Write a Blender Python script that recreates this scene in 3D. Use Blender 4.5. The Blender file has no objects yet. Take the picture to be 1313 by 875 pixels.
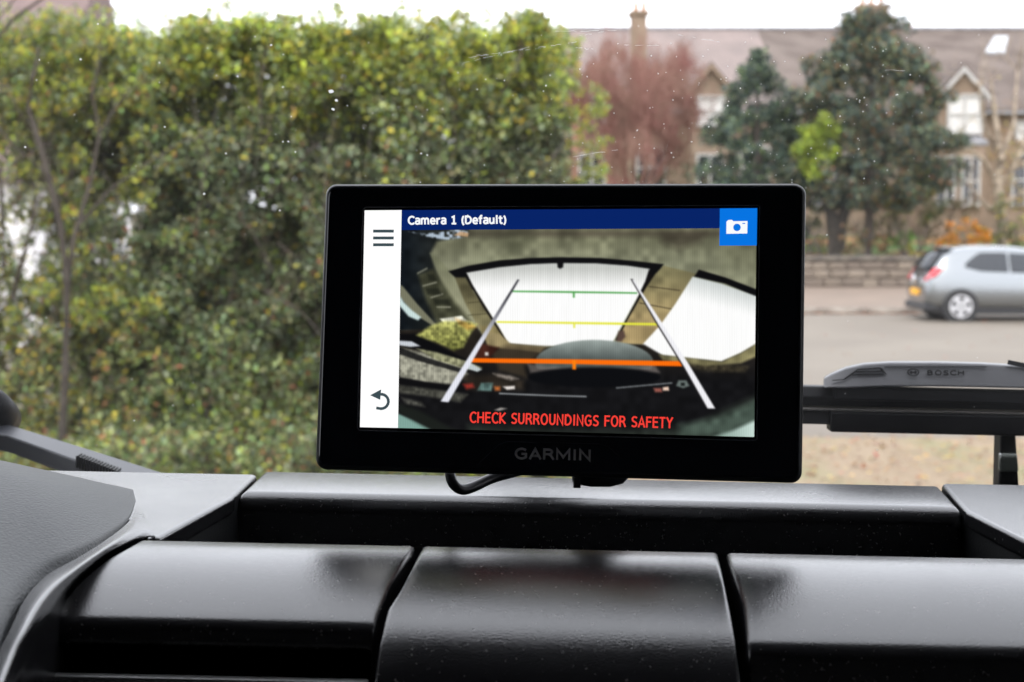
import bpy, bmesh, math, random
import numpy as np
from mathutils import Vector, Matrix

random.seed(7); RNG = np.random.default_rng(7)
SC = bpy.context.scene
COL = SC.collection
R = math.radians

# ------------------------------------------------------------------ camera
FPX, CX, CY = 2042.0, 656.5, 437.5          # focal length in pixels of the 1313 px wide photograph
PITCH, EYE = R(4.72), 2.2
cam_d = bpy.data.cameras.new('camera'); cam = bpy.data.objects.new('camera', cam_d); COL.objects.link(cam)
cam.location = (0, 0, EYE); cam.rotation_euler = (R(90) - PITCH, 0, 0)
cam_d.sensor_width = 36; cam_d.lens = FPX / 1313 * 36
cam_d.clip_start = 0.02; cam_d.clip_end = 2000
cam_d.dof.use_dof = True; cam_d.dof.focus_distance = 0.495; cam_d.dof.aperture_fstop = 28
cam_d.dof.aperture_blades = 0
SC.camera = cam

# ------------------------------------------------------------------ sky, sun, exposure
SUN_EL, SUN_AZ = R(48), R(200)
w = bpy.data.worlds.new('World'); SC.world = w; w.use_nodes = True
nt = w.node_tree; nt.nodes.clear()
sky = nt.nodes.new('ShaderNodeTexSky'); sky.sky_type = 'NISHITA'; sky.sun_disc = False
sky.sun_elevation = SUN_EL; sky.sun_rotation = SUN_AZ
sky.air_density = 1.5; sky.dust_density = 6; sky.ozone_density = 1
mx = nt.nodes.new('ShaderNodeMix'); mx.data_type = 'RGBA'; mx.inputs[0].default_value = 0.85
mx.inputs[7].default_value = (15.1, 15.5, 16.6, 1)       # even cloud cover
bg = nt.nodes.new('ShaderNodeBackground'); bg.inputs[1].default_value = 0.1
out = nt.nodes.new('ShaderNodeOutputWorld')
nt.links.new(sky.outputs[0], mx.inputs[6]); nt.links.new(mx.outputs[2], bg.inputs[0]); nt.links.new(bg.outputs[0], out.inputs[0])
sun_d = bpy.data.lights.new('sun', 'SUN'); sun = bpy.data.objects.new('sun', sun_d); COL.objects.link(sun)
sun_d.energy = 0.7; sun_d.angle = R(25); sun_d.color = (1, .96, .9)
sun.rotation_euler = (R(90) - SUN_EL, 0, R(180) - SUN_AZ)
EXPOSURE = 1.05
SC.view_settings.view_transform = 'Standard'; SC.view_settings.look = 'None'
SC.view_settings.exposure = EXPOSURE; SC.view_settings.gamma = 1
SC.view_settings.use_curve_mapping = False
try:
    SC.cycles.transparent_max_bounces = 24; SC.cycles.max_bounces = 8; SC.cycles.use_denoising = True
except Exception: pass

# ------------------------------------------------------------------ from photograph pixels to points in the place
def ray(px, py):
    u = (px - CX) / FPX; v = -(py - CY) / FPX
    return Vector((u, math.cos(PITCH) + v * math.sin(PITCH), -math.sin(PITCH) + v * math.cos(PITCH)))
def at(px, py, Y):
    d = ray(px, py); return Vector((0, 0, EYE)) + d * (Y / d.y)
def ground(px, py, z=0.0):
    d = ray(px, py); return Vector((0, 0, EYE)) + d * ((z - EYE) / d.z)
ROLL = Matrix.Rotation(R(1.25), 3, 'Y')      # the van stands with its right side a little low
ROLLI = ROLL.inverted()
def van(v): return ROLL @ Vector(v) + Vector((0, 0, EYE))
def vpl(px, py, z):
    d = ROLLI @ ray(px, py); return d * (z / d.z)
def vat(px, py, y):
    d = ROLLI @ ray(px, py); return d * (y / d.y)

# ------------------------------------------------------------------ materials
def srgb(r, g, b):
    def f(c):
        c /= 255.0
        return c / 12.92 if c <= 0.04045 else ((c + 0.055) / 1.055) ** 2.4
    return (f(r), f(g), f(b), 1)
MATS = {}
def mat(name, col, rough=.6, metal=0, spec=.5, noise=None, bump=None, coat=0, emit=None):
    """noise=(scale, second colour, contrast lo, hi); bump=(scale, strength, distance)"""
    if name in MATS: return MATS[name]
    m = bpy.data.materials.new(name); m.use_nodes = True; n = m.node_tree.nodes; l = m.node_tree.links
    p = n['Principled BSDF']
    p.inputs['Base Color'].default_value = (*col[:3], 1); p.inputs['Roughness'].default_value = rough
    p.inputs['Metallic'].default_value = metal; p.inputs['Specular IOR Level'].default_value = spec
    p.inputs['Coat Weight'].default_value = coat
    tc = n.new('ShaderNodeTexCoord')
    if noise:
        t = n.new('ShaderNodeTexNoise'); t.inputs['Scale'].default_value = noise[0]; t.inputs['Detail'].default_value = 6
        rp = n.new('ShaderNodeValToRGB'); rp.color_ramp.elements[0].position = noise[2]; rp.color_ramp.elements[1].position = noise[3]
        rp.color_ramp.elements[0].color = (*col[:3], 1); rp.color_ramp.elements[1].color = (*noise[1][:3], 1)
        l.new(tc.outputs['Object'], t.inputs['Vector']); l.new(t.outputs['Fac'], rp.inputs[0]); l.new(rp.outputs[0], p.inputs['Base Color'])
    if bump:
        t = n.new('ShaderNodeTexNoise'); t.inputs['Scale'].default_value = bump[0]; t.inputs['Detail'].default_value = 2
        b = n.new('ShaderNodeBump'); b.inputs['Strength'].default_value = bump[1]; b.inputs['Distance'].default_value = bump[2]
        l.new(tc.outputs['Object'], t.inputs['Vector']); l.new(t.outputs['Fac'], b.inputs['Height']); l.new(b.outputs[0], p.inputs['Normal'])
    if emit:
        p.inputs['Emission Color'].default_value = (*emit[:3], 1); p.inputs['Emission Strength'].default_value = emit[3]
    MATS[name] = m; return m
SCREEN_E = 1.0 / 2 ** EXPOSURE
def screen_mat(name, rgb, k=1.0):
    if name in MATS: return MATS[name]
    m = bpy.data.materials.new(name); m.use_nodes = True; n = m.node_tree.nodes; l = m.node_tree.links; n.clear()
    e = n.new('ShaderNodeEmission'); e.inputs[0].default_value = srgb(*rgb); e.inputs[1].default_value = SCREEN_E * k
    o = n.new('ShaderNodeOutputMaterial'); l.new(e.outputs[0], o.inputs[0]); MATS[name] = m; return m
def attr_screen_mat(name):
    m = bpy.data.materials.new(name); m.use_nodes = True; n = m.node_tree.nodes; l = m.node_tree.links; n.clear()
    a = n.new('ShaderNodeAttribute'); a.attribute_name = 'col'
    e = n.new('ShaderNodeEmission'); e.inputs[1].default_value = SCREEN_E
    o = n.new('ShaderNodeOutputMaterial'); l.new(a.outputs[0], e.inputs[0]); l.new(e.outputs[0], o.inputs[0]); return m
def leaf_mat(name, trans=.35, rough=.5):
    if name in MATS: return MATS[name]
    m = bpy.data.materials.new(name); m.use_nodes = True; n = m.node_tree.nodes; l = m.node_tree.links
    p = n['Principled BSDF']; p.inputs['Roughness'].default_value = rough; p.inputs['Specular IOR Level'].default_value = .35
    a = n.new('ShaderNodeAttribute'); a.attribute_name = 'col'
    t = n.new('ShaderNodeBsdfTranslucent'); mxs = n.new('ShaderNodeMixShader'); mxs.inputs[0].default_value = trans
    l.new(a.outputs[0], p.inputs['Base Color']); l.new(a.outputs[0], t.inputs[0])
    l.new(p.outputs[0], mxs.inputs[1]); l.new(t.outputs[0], mxs.inputs[2]); l.new(mxs.outputs[0], n['Material Output'].inputs[0])
    MATS[name] = m; return m
def glass_mat(name, dust=.02, tint=(1, 1, 1)):
    m = bpy.data.materials.new(name); m.use_nodes = True; n = m.node_tree.nodes; l = m.node_tree.links; n.clear()
    o = n.new('ShaderNodeOutputMaterial'); tr = n.new('ShaderNodeBsdfTransparent'); tr.inputs[0].default_value = (*tint, 1)
    gl = n.new('ShaderNodeBsdfGlossy'); gl.inputs['Roughness'].default_value = .01
    fr = n.new('ShaderNodeFresnel'); fr.inputs[0].default_value = 1.3
    m1 = n.new('ShaderNodeMixShader'); l.new(fr.outputs[0], m1.inputs[0]); l.new(tr.outputs[0], m1.inputs[1]); l.new(gl.outputs[0], m1.inputs[2])
    df = n.new('ShaderNodeBsdfTranslucent'); df.inputs[0].default_value = (.8, .8, .8, 1)
    tc = n.new('ShaderNodeTexCoord'); t = n.new('ShaderNodeTexNoise'); t.inputs['Scale'].default_value = 7; t.inputs['Detail'].default_value = 5
    mr = n.new('ShaderNodeMapRange'); mr.inputs[1].default_value = .35; mr.inputs[2].default_value = .75
    mr.inputs[3].default_value = dust * .4; mr.inputs[4].default_value = dust * 2
    l.new(tc.outputs['Object'], t.inputs['Vector']); l.new(t.outputs['Fac'], mr.inputs[0])
    m2 = n.new('ShaderNodeMixShader'); l.new(mr.outputs[0], m2.inputs[0]); l.new(m1.outputs[0], m2.inputs[1]); l.new(df.outputs[0], m2.inputs[2])
    l.new(m2.outputs[0], o.inputs[0]); return m

# ------------------------------------------------------------------ object helpers
def tag(o, label=None, cat=None, group=None, kind=None):
    if label: o['label'] = label
    if cat: o['category'] = cat
    if group: o['group'] = group
    if kind: o['kind'] = kind
    return o
def empty(name, loc=(0, 0, 0), rz=0, **k):
    o = bpy.data.objects.new(name, None); COL.objects.link(o); o.location = loc; o.rotation_euler = (0, 0, rz)
    o.empty_display_size = .1
    return tag(o, **k)
def link(name, me, m, parent=None, **k):
    o = bpy.data.objects.new(name, me); COL.objects.link(o)
    if m is not None and not me.materials: me.materials.append(m)
    if parent is not None:
        o.parent = parent
        bpy.context.view_layer.update() if False else None
    return tag(o, **k)
def pydata(name, vs, fs, m, parent=None, smooth=False, **k):
    me = bpy.data.meshes.new(name); me.from_pydata([tuple(v) for v in vs], [], fs); me.validate(); me.update()
    if smooth: me.polygons.foreach_set('use_smooth', [True] * len(me.polygons))
    return link(name, me, m, parent, **k)
def recalc(me):
    bm = bmesh.new(); bm.from_mesh(me); bmesh.ops.recalc_face_normals(bm, faces=bm.faces); bm.to_mesh(me); bm.free()
def np_mesh(name, V, F, m, parent=None, col=None, smooth=False, **k):
    """V (n,3) float, F (f,3|4) int"""
    me = bpy.data.meshes.new(name); nf, kk = F.shape
    me.vertices.add(len(V)); me.vertices.foreach_set('co', np.asarray(V, np.float32).ravel())
    me.loops.add(nf * kk); me.loops.foreach_set('vertex_index', np.asarray(F, np.int32).ravel())
    me.polygons.add(nf); me.polygons.foreach_set('loop_start', np.arange(0, nf * kk, kk, dtype=np.int32))
    me.polygons.foreach_set('use_smooth', np.full(nf, smooth))
    me.update(calc_edges=True)
    if col is not None:
        a = me.color_attributes.new('col', 'FLOAT_COLOR', 'POINT')
        c = np.ones((len(V), 4), np.float32); c[:, :3] = col; a.data.foreach_set('color', c.ravel())
    return link(name, me, m, parent, **k)
class MB:
    """collects boxes, prisms and tubes for ONE mesh"""
    def __init__(s): s.v = []; s.f = []
    def add(s, vs, fs):
        b = len(s.v); s.v += [Vector(x) for x in vs]; s.f += [[i + b for i in f] for f in fs]; return s
    def box(s, x0, x1, y0, y1, z0, z1, M=None):
        vs = [Vector((x, y, z)) for z in (z0, z1) for x, y in ((x0, y0), (x1, y0), (x1, y1), (x0, y1))]
        if M is not None: vs = [M @ v for v in vs]
        return s.add(vs, [(3, 2, 1, 0), (4, 5, 6, 7), (0, 1, 5, 4), (1, 2, 6, 5), (2, 3, 7, 6), (3, 0, 4, 7)])
    def hexa(s, a, b):
        """two quads (lists of 4 points) joined into a solid"""
        return s.add(list(a) + list(b), [(3, 2, 1, 0), (4, 5, 6, 7), (0, 1, 5, 4), (1, 2, 6, 5), (2, 3, 7, 6), (3, 0, 4, 7)])
    def prism(s, poly, ext):
        n = len(poly); ext = Vector(ext); a = [Vector(p) for p in poly]
        return s.add(a + [p + ext for p in a], [list(range(n))[::-1], [i + n for i in range(n)]] + [(i, (i + 1) % n, (i + 1) % n + n, i + n) for i in range(n)])
    def tube(s, pts, rad, seg=8, caps=True):
        pts = [Vector(p) for p in pts]; rad = rad if isinstance(rad, (list, tuple)) else [rad] * len(pts)
        base = len(s.v); up = Vector((0, 0, 1))
        for i, p in enumerate(pts):
            t = (pts[min(i + 1, len(pts) - 1)] - pts[max(i - 1, 0)]).normalized()
            a = t.cross(up); a = a.normalized() if a.length > 1e-3 else Vector((1, 0, 0)); b = t.cross(a)
            for j in range(seg):
                th = 2 * math.pi * j / seg; s.v.append(p + (a * math.cos(th) + b * math.sin(th)) * rad[i])
        for i in range(len(pts) - 1):
            for j in range(seg):
                k = (j + 1) % seg; s.f.append([base + i * seg + j, base + i * seg + k, base + (i + 1) * seg + k, base + (i + 1) * seg + j])
        if caps:
            s.f.append([base + j for j in range(seg)][::-1]); s.f.append([base + (len(pts) - 1) * seg + j for j in range(seg)])
        return s
    def cyl(s, p, axis, r, h, seg=24, r2=None):
        ax = Vector(axis).normalized(); return s.tube([Vector(p), Vector(p) + ax * h], [r, r if r2 is None else r2], seg)
    def xf(s, fn): s.v = [Vector(fn(v)) for v in s.v]; return s
    def build(s, name, m, parent=None, bevel=0, seg=2, smooth=False, sub=0, **k):
        me = bpy.data.meshes.new(name); me.from_pydata([tuple(v) for v in s.v], [], s.f); me.validate(); recalc(me)
        if smooth or bevel:
            me.polygons.foreach_set('use_smooth', [True] * len(me.polygons))
        o = link(name, me, m, parent, **k)
        if bevel:
            b = o.modifiers.new('bevel', 'BEVEL'); b.width = bevel; b.segments = seg; b.limit_method = 'ANGLE'; b.angle_limit = R(35)
            if hasattr(b, 'harden_normals'): b.harden_normals = True
        if sub:
            q = o.modifiers.new('sub', 'SUBSURF'); q.levels = sub; q.render_levels = sub
        return o
def rel(parent_loc, fn=None):
    pl = Vector(parent_loc); return lambda v: Vector(v) - pl
def copy_tree(o, parent=None):
    c = o.copy(); COL.objects.link(c); c.parent = parent
    for ch in list(o.children): copy_tree(ch, c)
    return c

# ------------------------------------------------------------------ foliage helpers
def rnd_unit(n):
    v = RNG.normal(size=(n, 3)); return v / np.linalg.norm(v, axis=1, keepdims=True)
def leaves(name, P, size, C, m, parent=None, aspect=.55, up=.5, **k):
    n = len(P); d = rnd_unit(n); d[:, 2] -= .25; d /= np.linalg.norm(d, axis=1, keepdims=True)
    nn = rnd_unit(n); nn[:, 2] = np.abs(nn[:, 2]) + up; nn[:, 1] -= .35
    s = np.cross(d, nn); s /= np.linalg.norm(s, axis=1, keepdims=True) + 1e-9
    nr = np.cross(s, d); L = np.asarray(size).reshape(-1, 1)
    if L.shape[0] == 1: L = np.full((n, 1), float(L[0, 0]))
    a = P - d * L * .5; t = P + d * L * .5
    l_ = P + s * L * aspect * .5 + nr * L * .12; r_ = P - s * L * aspect * .5 + nr * L * .12
    V = np.stack([a, l_, t, r_], 1).reshape(-1, 3)
    b = np.arange(n)[:, None] * 4
    F = np.concatenate([b + [0, 1, 2], b + [0, 2, 3]], 0)
    return np_mesh(name, V, F, m, parent, col=np.repeat(C, 4, 0), **k)
def palette(n, cols, wts, jit=.18):
    cols = np.array([c[:3] for c in cols]); i = RNG.choice(len(cols), n, p=np.array(wts) / sum(wts))
    return np.clip(cols[i] * (1 + RNG.normal(0, jit, (n, 1))) * (1 + RNG.normal(0, .06, (n, 3))), .004, 1)
def clumps(centres, rad, per, squash=(1, 1, 1)):
    n = len(centres); rad = np.broadcast_to(np.asarray(rad, float), (n,))
    o = rnd_unit(n * per) * (RNG.random((n * per, 1)) ** .45) * np.repeat(rad, per)[:, None] * np.array(squash)
    return np.repeat(centres, per, 0) + o, np.repeat(np.arange(n), per)
def branch(mb, p, d, L, r, depth, spread=.6, kids=3, up=.15, seg=5, steps=3, out=None):
    pts = [Vector(p)]; rad = [r]; d = Vector(d).normalized()
    for i in range(steps):
        d = (d + Vector((random.gauss(0, .13), random.gauss(0, .13), random.gauss(0, .1) + up * .3))).normalized()
        pts.append(pts[-1] + d * L / steps); rad.append(r * (1 - .45 * (i + 1) / steps))
    mb.tube(pts, rad, seg if depth > 1 else 3, caps=False)
    if out is not None and depth <= 1: out += pts[1:]
    if depth > 0:
        for k in range(kids):
            q = pts[-1] if k == 0 else pts[random.randint(1, steps)]
            dd = (d + Vector((random.gauss(0, spread), random.gauss(0, spread), random.gauss(0, spread * .5) + up))).normalized()
            branch(mb, q, dd, L * random.uniform(.55, .8), rad[-1] * .7, depth - 1, spread, kids, up, seg, steps, out)

exec_parts = []
# ================================================================== GROUND, ROAD
M_ground = mat('soil', (.11, .10, .06), .95, noise=(1.2, (.16, .13, .08), .35, .65))
pydata('ground', [(-600, -300, -.02), (600, -300, -.02), (600, 1200, -.02), (-600, 1200, -.02)], [(0, 1, 2, 3)], M_ground, kind='structure')
Y_VERGE, Y_KERB, Y_WALL = 15.3, 33.6, 43.4
M_road = mat('asphalt', (.145, .122, .096), .8, noise=(.5, (.18, .155, .122), .3, .7), bump=(60, .3, .01))
pydata('road', [(-60, Y_VERGE, 0), (80, Y_VERGE, 0), (80, Y_KERB, 0), (-60, Y_KERB, 0)], [(0, 1, 2, 3)], M_road, kind='structure')
M_verge = mat('sandy_verge', (.24, .18, .115), .9, noise=(1.1, (.19, .18, .085), .48, .66), bump=(25, .5, .02))
g = 44; vv = []; ff = []
for j in range(13):
    for i in range(g + 1):
        vv.append((-9 + 18 * i / g, 2.0 + (Y_VERGE - .15 - 2.0) * j / 12, .02 + .035 * math.sin(i * 1.7 + j) * math.cos(j * 2.1 + i * .6) * (0 if j == 12 else 1)))
for j in range(12):
    for i in range(g):
        a = j * (g + 1) + i; ff.append((a, a + 1, a + g + 2, a + g + 1))
pydata('driveway', vv, ff, M_verge, smooth=True, kind='structure')
M_pave = mat('pavement', (.205, .155, .118), .85, noise=(.9, (.17, .13, .10), .35, .65), bump=(40, .3, .01))
MB().box(-40, 60, Y_KERB + .15, Y_WALL + .3, -.1, .10).build('pavement', M_pave, kind='structure')
M_kerb = mat('kerb_stone', (.30, .27, .23), .8, noise=(6, (.20, .17, .14), .4, .6))
k1 = empty('kerb', (0, Y_KERB, 0), kind='structure')
kme = None
for i in range(26):
    x = 2.5 + i * .915
    if kme is None:
        o = MB().box(-.45, .45, .0, .145, -.1, .125).build('kerb_stone', M_kerb, k1, bevel=.012); kme = o.data
        o.location = (x, 0, 0)
    else:
        o = bpy.data.objects.new('kerb_stone', kme); COL.objects.link(o); o.parent = k1; o.location = (x, random.uniform(-.004, .004), random.uniform(-.006, .004))
# raised front gardens
M_lawn = mat('garden_ground', (.085, .15, .035), .95, noise=(.55, (.26, .125, .05), .47, .56), bump=(20, .6, .05))
vv = []; ff = []; nx, ny = 60, 12
for j in range(ny + 1):
    for i in range(nx + 1):
        t = j / ny; vv.append((-20 + 60 * i / nx, Y_WALL + .3 + (70 - Y_WALL) * t, .70 + .62 * min(1, t * 2.1) + .05 * math.sin(i * 1.3) * math.cos(j * 1.9 + i)))
for j in range(ny):
    for i in range(nx):
        a = j * (nx + 1) + i; ff.append((a, a + 1, a + nx + 2, a + nx + 1))
pydata('garden_ground', vv, ff, M_lawn, smooth=True, kind='structure')

# ================================================================== STONE WALL
M_stone = [mat('wall_stone_a', (.19, .155, .12), .9, noise=(5, (.15, .12, .095), .35, .65)),
           mat('wall_stone_b', (.24, .20, .155), .9, noise=(5, (.18, .145, .115), .35, .65)),
           mat('wall_stone_c', (.15, .12, .10), .9, noise=(5, (.19, .155, .12), .35, .65))]
M_cope = mat('coping_stone', (.085, .072, .062), .9, noise=(6, (.19, .165, .13), .4, .65))
M_mortar = mat('mortar', (.155, .13, .105), .95)
gw = empty('garden_wall', (14, Y_WALL, .1), label='low stone garden wall with dark coping behind the silver car', cat='wall')
MB().box(-14, 22, .06, .28, -.1, .70).build('core', M_mortar, gw)
smesh = []
for k in range(9):
    mb = MB(); wd = [.42, .5, .58][k % 3]; mb.box(-wd / 2 + .012, wd / 2 - .012, -.02, .12, .01, .225)
    for i, v in enumerate(mb.v): mb.v[i] = v + Vector((random.uniform(-.02, .02), random.uniform(-.025, .015), random.uniform(-.012, .012)))
    o = mb.build('stone', M_stone[k // 3], gw, bevel=.02); smesh.append((wd, o.data, o)); 
used = set()
for row in range(3):
    x = -8.0 + row * .17
    while x < 7:
        k = random.choice([0, 1, 2, 3, 4, 5, 6, 7, 8]); wd, me, o0 = smesh[k]
        if k in used:
            o = bpy.data.objects.new('stone', me); COL.objects.link(o); o.parent = gw
            b = o.modifiers.new('bevel', 'BEVEL'); b.width = .02; b.segments = 1; b.limit_method = 'ANGLE'
        else: o = o0; used.add(k)
        o.location = (x + wd / 2, random.uniform(-.01, .015), row * .232); x += wd
for k in range(9):
    if k not in used: smesh[k][2].location = (7.3 + k * .5, 0, 0)
cme = None
for i in range(17):
    if cme is None:
        o = MB().box(-.49, .49, -.05, .32, 0, .13).build('coping_stone', M_cope, gw, bevel=.02); cme = o.data
    else:
        o = bpy.data.objects.new('coping_stone', cme); COL.objects.link(o); o.parent = gw
    o.location = (-8.0 + .5 + i * .995, random.uniform(-.01, .01), .705 + random.uniform(-.006, .008))

# ================================================================== TERRACE
M_slateA = mat('mauve_slate', (.165, .132, .12), .8, noise=(.9, (.22, .172, .155), .35, .65), bump=(30, .5, .03))
M_slateB = mat('brown_slate', (.135, .105, .088), .8, noise=(1.1, (.085, .062, .05), .38, .62), bump=(30, .5, .03))
M_sand = mat('sandstone', (.27, .20, .145), .9, noise=(1.5, (.20, .145, .10), .35, .65))
M_sandR = mat('red_sandstone', (.33, .17, .12), .9, noise=(1.5, (.27, .15, .11), .35, .65))
M_white = mat('white_paint', (.42, .41, .39), .6)
M_lead = mat('lead_roof', (.25, .25, .26), .6, noise=(3, (.18, .18, .19), .4, .6))
M_pane = mat('far_window_glass', (.03, .03, .035), .08, spec=.8)
M_blind = mat('net_curtain', (.60, .59, .57), .8)
M_pot = mat('clay_pot', (.42, .24, .15), .85)
GZ = 1.25; FY = 56.0; EAVE = at(1290, 143, FY).z; RY = 62.0; RIDGE = at(900, 38, RY).z
def window(par, base, cx, z0, z1, wd, y, blind=False, bars=1):
    b = Vector(base)
    fr = MB()
    t = .08
    fr.box(cx - wd / 2 - t, cx + wd / 2 + t, y - .1, y + .12, z1, z1 + t)
    fr.box(cx - wd / 2 - t, cx + wd / 2 + t, y - .14, y + .12, z0 - t, z0)
    fr.box(cx - wd / 2 - t, cx - wd / 2, y - .1, y + .12, z0, z1); fr.box(cx + wd / 2, cx + wd / 2 + t, y - .1, y + .12, z0, z1)
    for i in range(bars):
        bx = cx - wd / 2 + wd * (i + 1) / (bars + 1); fr.box(bx - .035, bx + .035, y - .08, y + .1, z0, z1)
    fr.box(cx - wd / 2, cx + wd / 2, y - .07, y + .1, (z0 + z1) / 2 - .035, (z0 + z1) / 2 + .035)
    f = fr.xf(rel(b)).build('window', M_white, par)
    MB().box(cx - wd / 2, cx + wd / 2, y - .02, y + .02, z0, z1).xf(rel(b)).build('pane', M_blind if blind else M_pane, f)
    return f
def gable(par, base, cx, hw, zt, ze, roofm, wallm, y=55.3, white=False):
    b = Vector(base)
    MB().prism([(cx - hw, y, GZ), (cx + hw, y, GZ), (cx + hw, y, ze), (cx, y, zt), (cx - hw, y, ze)], (0, FY - y + .02, 0)).xf(rel(b)).build('gable_wall', wallm, par)
    slope = (RIDGE - EAVE) / (RY - FY + .3)
    yb = FY - .3 + (zt - EAVE) / slope
    for sgn in (-1, 1):
        e = Vector((cx + sgn * (hw + .15), y - .18, ze - .14)); p = Vector((cx, y - .18, zt + .06))
        n = Vector((0, 0, .09))
        MB().hexa([e, p, p + Vector((0, yb - y + .6, 0)), e + Vector((0, yb - y + .6, 0))], [v + n for v in (e, p, p + Vector((0, yb - y + .6, 0)), e + Vector((0, yb - y + .6, 0)))]).xf(rel(b)).build('gable_roof', roofm, par)
        d = Vector((0, -.05, 0))
        MB().hexa([e + d, p + d, p + d - n * 2, e + d - n * 2], [v + Vector((0, .04, 0)) for v in (e + d, p + d, p + d - n * 2, e + d - n * 2)]).xf(rel(b)).build('bargeboard', M_white if white else M_sand, par)
def X(px, Y=FY): return (px - CX) / FPX * Y * 1.003
def house(name, px0, px1, roofm, label):
    x0, x1 = X(px0), X(px1); base = ((x0 + x1) / 2, FY, GZ - .1)
    h = empty(name, base, label=label, cat='house', group='stone terraced houses across the road'); r_ = rel(base)
    MB().box(x0, x1, FY, 68, GZ - .4, EAVE - .05).xf(r_).build('wall', M_sand, h)
    rf = MB().prism([(x0, FY - .3, EAVE - .06), (x0, FY - .3, EAVE + .06), (x0, RY, RIDGE), (x0, 68.2, EAVE + .06), (x0, 68.2, EAVE - .06)], (x1 - x0, 0, 0)).xf(r_).build('roof', roofm, h)
    MB().box(x0, x1, FY - .42, FY - .3, EAVE - .12, EAVE + .0).xf(r_).build('gutter', M_lead, h)
    MB().tube([(x0, RY, RIDGE + .02), (x1, RY, RIDGE + .02)], .1, 6).xf(r_).build('ridge_tile', M_pot if False else M_lead, h)
    return h, base, rf
def chimney(rf, base, px, wpx, row_top, Y=RY, zlow=None):
    z = at(px, row_top, Y).z; x = X(px, Y); hw = wpx / 2 / FPX * Y; r_ = rel(base)
    c = MB().box(x - hw, x + hw, Y - .45, Y + .45, RIDGE - .6 if zlow is None else zlow, z).box(x - hw - .08, x + hw + .08, Y - .53, Y + .53, z, z + .14).xf(r_).build('chimney', M_sand, rf)
    return c
hA, bA, rA = house('terraced_house', 640, 1000, M_slateA, 'stone terraced house with mauve slate roof and chimney, behind the bare red tree')
c = chimney(rA, bA, 816, 19, 21, Y=58.4, zlow=at(816, 128, 58.4).z)
mb = MB()
for dx in (-.12, .16): mb.cyl((X(817, 58.4) + dx, 58.4, at(817, 21, 58.4).z + .14), (0, 0, 1), .11, .42, 10, .07)
mb.xf(rel(bA)).build('chimney_pot', M_pot, rA)
for cxp, m_ in ((758, M_sandR), (908, M_sand)):
    gable(hA, bA, X(cxp, 55.3), .66, at(cxp, 84, 55.3).z, at(cxp, 112, 55.3).z, M_slateA, m_)
    window(hA, bA, X(cxp, 55.3), at(0, 160, 55.3).z, at(0, 126, 55.3).z, .8, 55.28, blind=(cxp == 908))
    window(hA, bA, X(cxp, 55.3), at(0, 245, 55.3).z, at(0, 200, 55.3).z, .8, 55.28)
for p in (690, 833, 965):
    window(hA, bA, X(p), at(0, 240, FY).z, at(0, 190, FY).z, .9, FY - .02)
hB, bB, rB = house('terraced_house', 1000, 1520, M_slateB, 'stone terraced house with brown slate roof, skylight and white dormer window, behind the silver car')
chimney(rB, bB, 1110, 36, 12)
mb = MB()
for dx in (-.35, 0, .35): mb.cyl((X(1110, RY) + dx, RY, at(1110, 12, RY).z + .14), (0, 0, 1), .1, .32, 10, .08)
mb.xf(rel(bB)).build('chimney_pot', M_pot, rB)
gable(hB, bB, X(1227, 55.3), .80, at(0, 88, 55.3).z, at(0, 120, 55.3).z, M_slateB, M_sand, white=True)
window(hB, bB, X(1230, 55.3), at(0, 170, 55.3).z, at(0, 124, 55.3).z, 1.05, 55.28, blind=True)
# bay below with a lead roof
bx, by = X(1224, 54.7), 54.7
MB().prism([(bx - 1.0, by, at(0, 182, by).z), (bx + 1.0, by, at(0, 182, by).z), (bx + .9, by + .7, at(0, 172, by).z), (bx - .9, by + .7, at(0, 172, by).z)], (0, 0, -.12)).xf(rel(bB)).build('bay_roof', M_lead, hB)
MB().box(bx - .92, bx + .92, by + .05, FY - .65, GZ - .2, at(0, 184, by).z - .08).xf(rel(bB)).build('bay_wall', M_sand, hB)
for dx in (-.42, .42): window(hB, bB, bx + dx, at(0, 262, by).z, at(0, 203, by).z, .5, by + .03, bars=1)
for p in (1056, 1095, 1310, 1400):
    window(hB, bB, X(p), at(0, 262, FY).z, at(0, 200, FY).z, .9, FY - .02)
    if p > 1100: window(hB, bB, X(p), at(0, 180, FY).z, at(0, 158, FY).z, .7, FY - .02, blind=True)
# skylight lies in the roof slope
def roofpt(px, py):
    d = ray(px, py); o = Vector((0, 0, EYE)); sl = (RIDGE - EAVE - .06) / (RY - FY + .3)
    t = (EAVE + .06 - (FY - .3) * sl - o.z) / (d.z - sl * d.y); return o + d * t
q = [roofpt(1262, 70), roofpt(1275, 49), roofpt(1292, 49), roofpt(1288, 70)]
nrm = Vector((0, -.5, .87))
MB().hexa([p - nrm * .02 for p in q], [p + nrm * .09 for p in q]).xf(rel(bB)).build('skylight', mat('skylight_glass', (.42, .44, .46), .35, spec=.5), hB)

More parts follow.
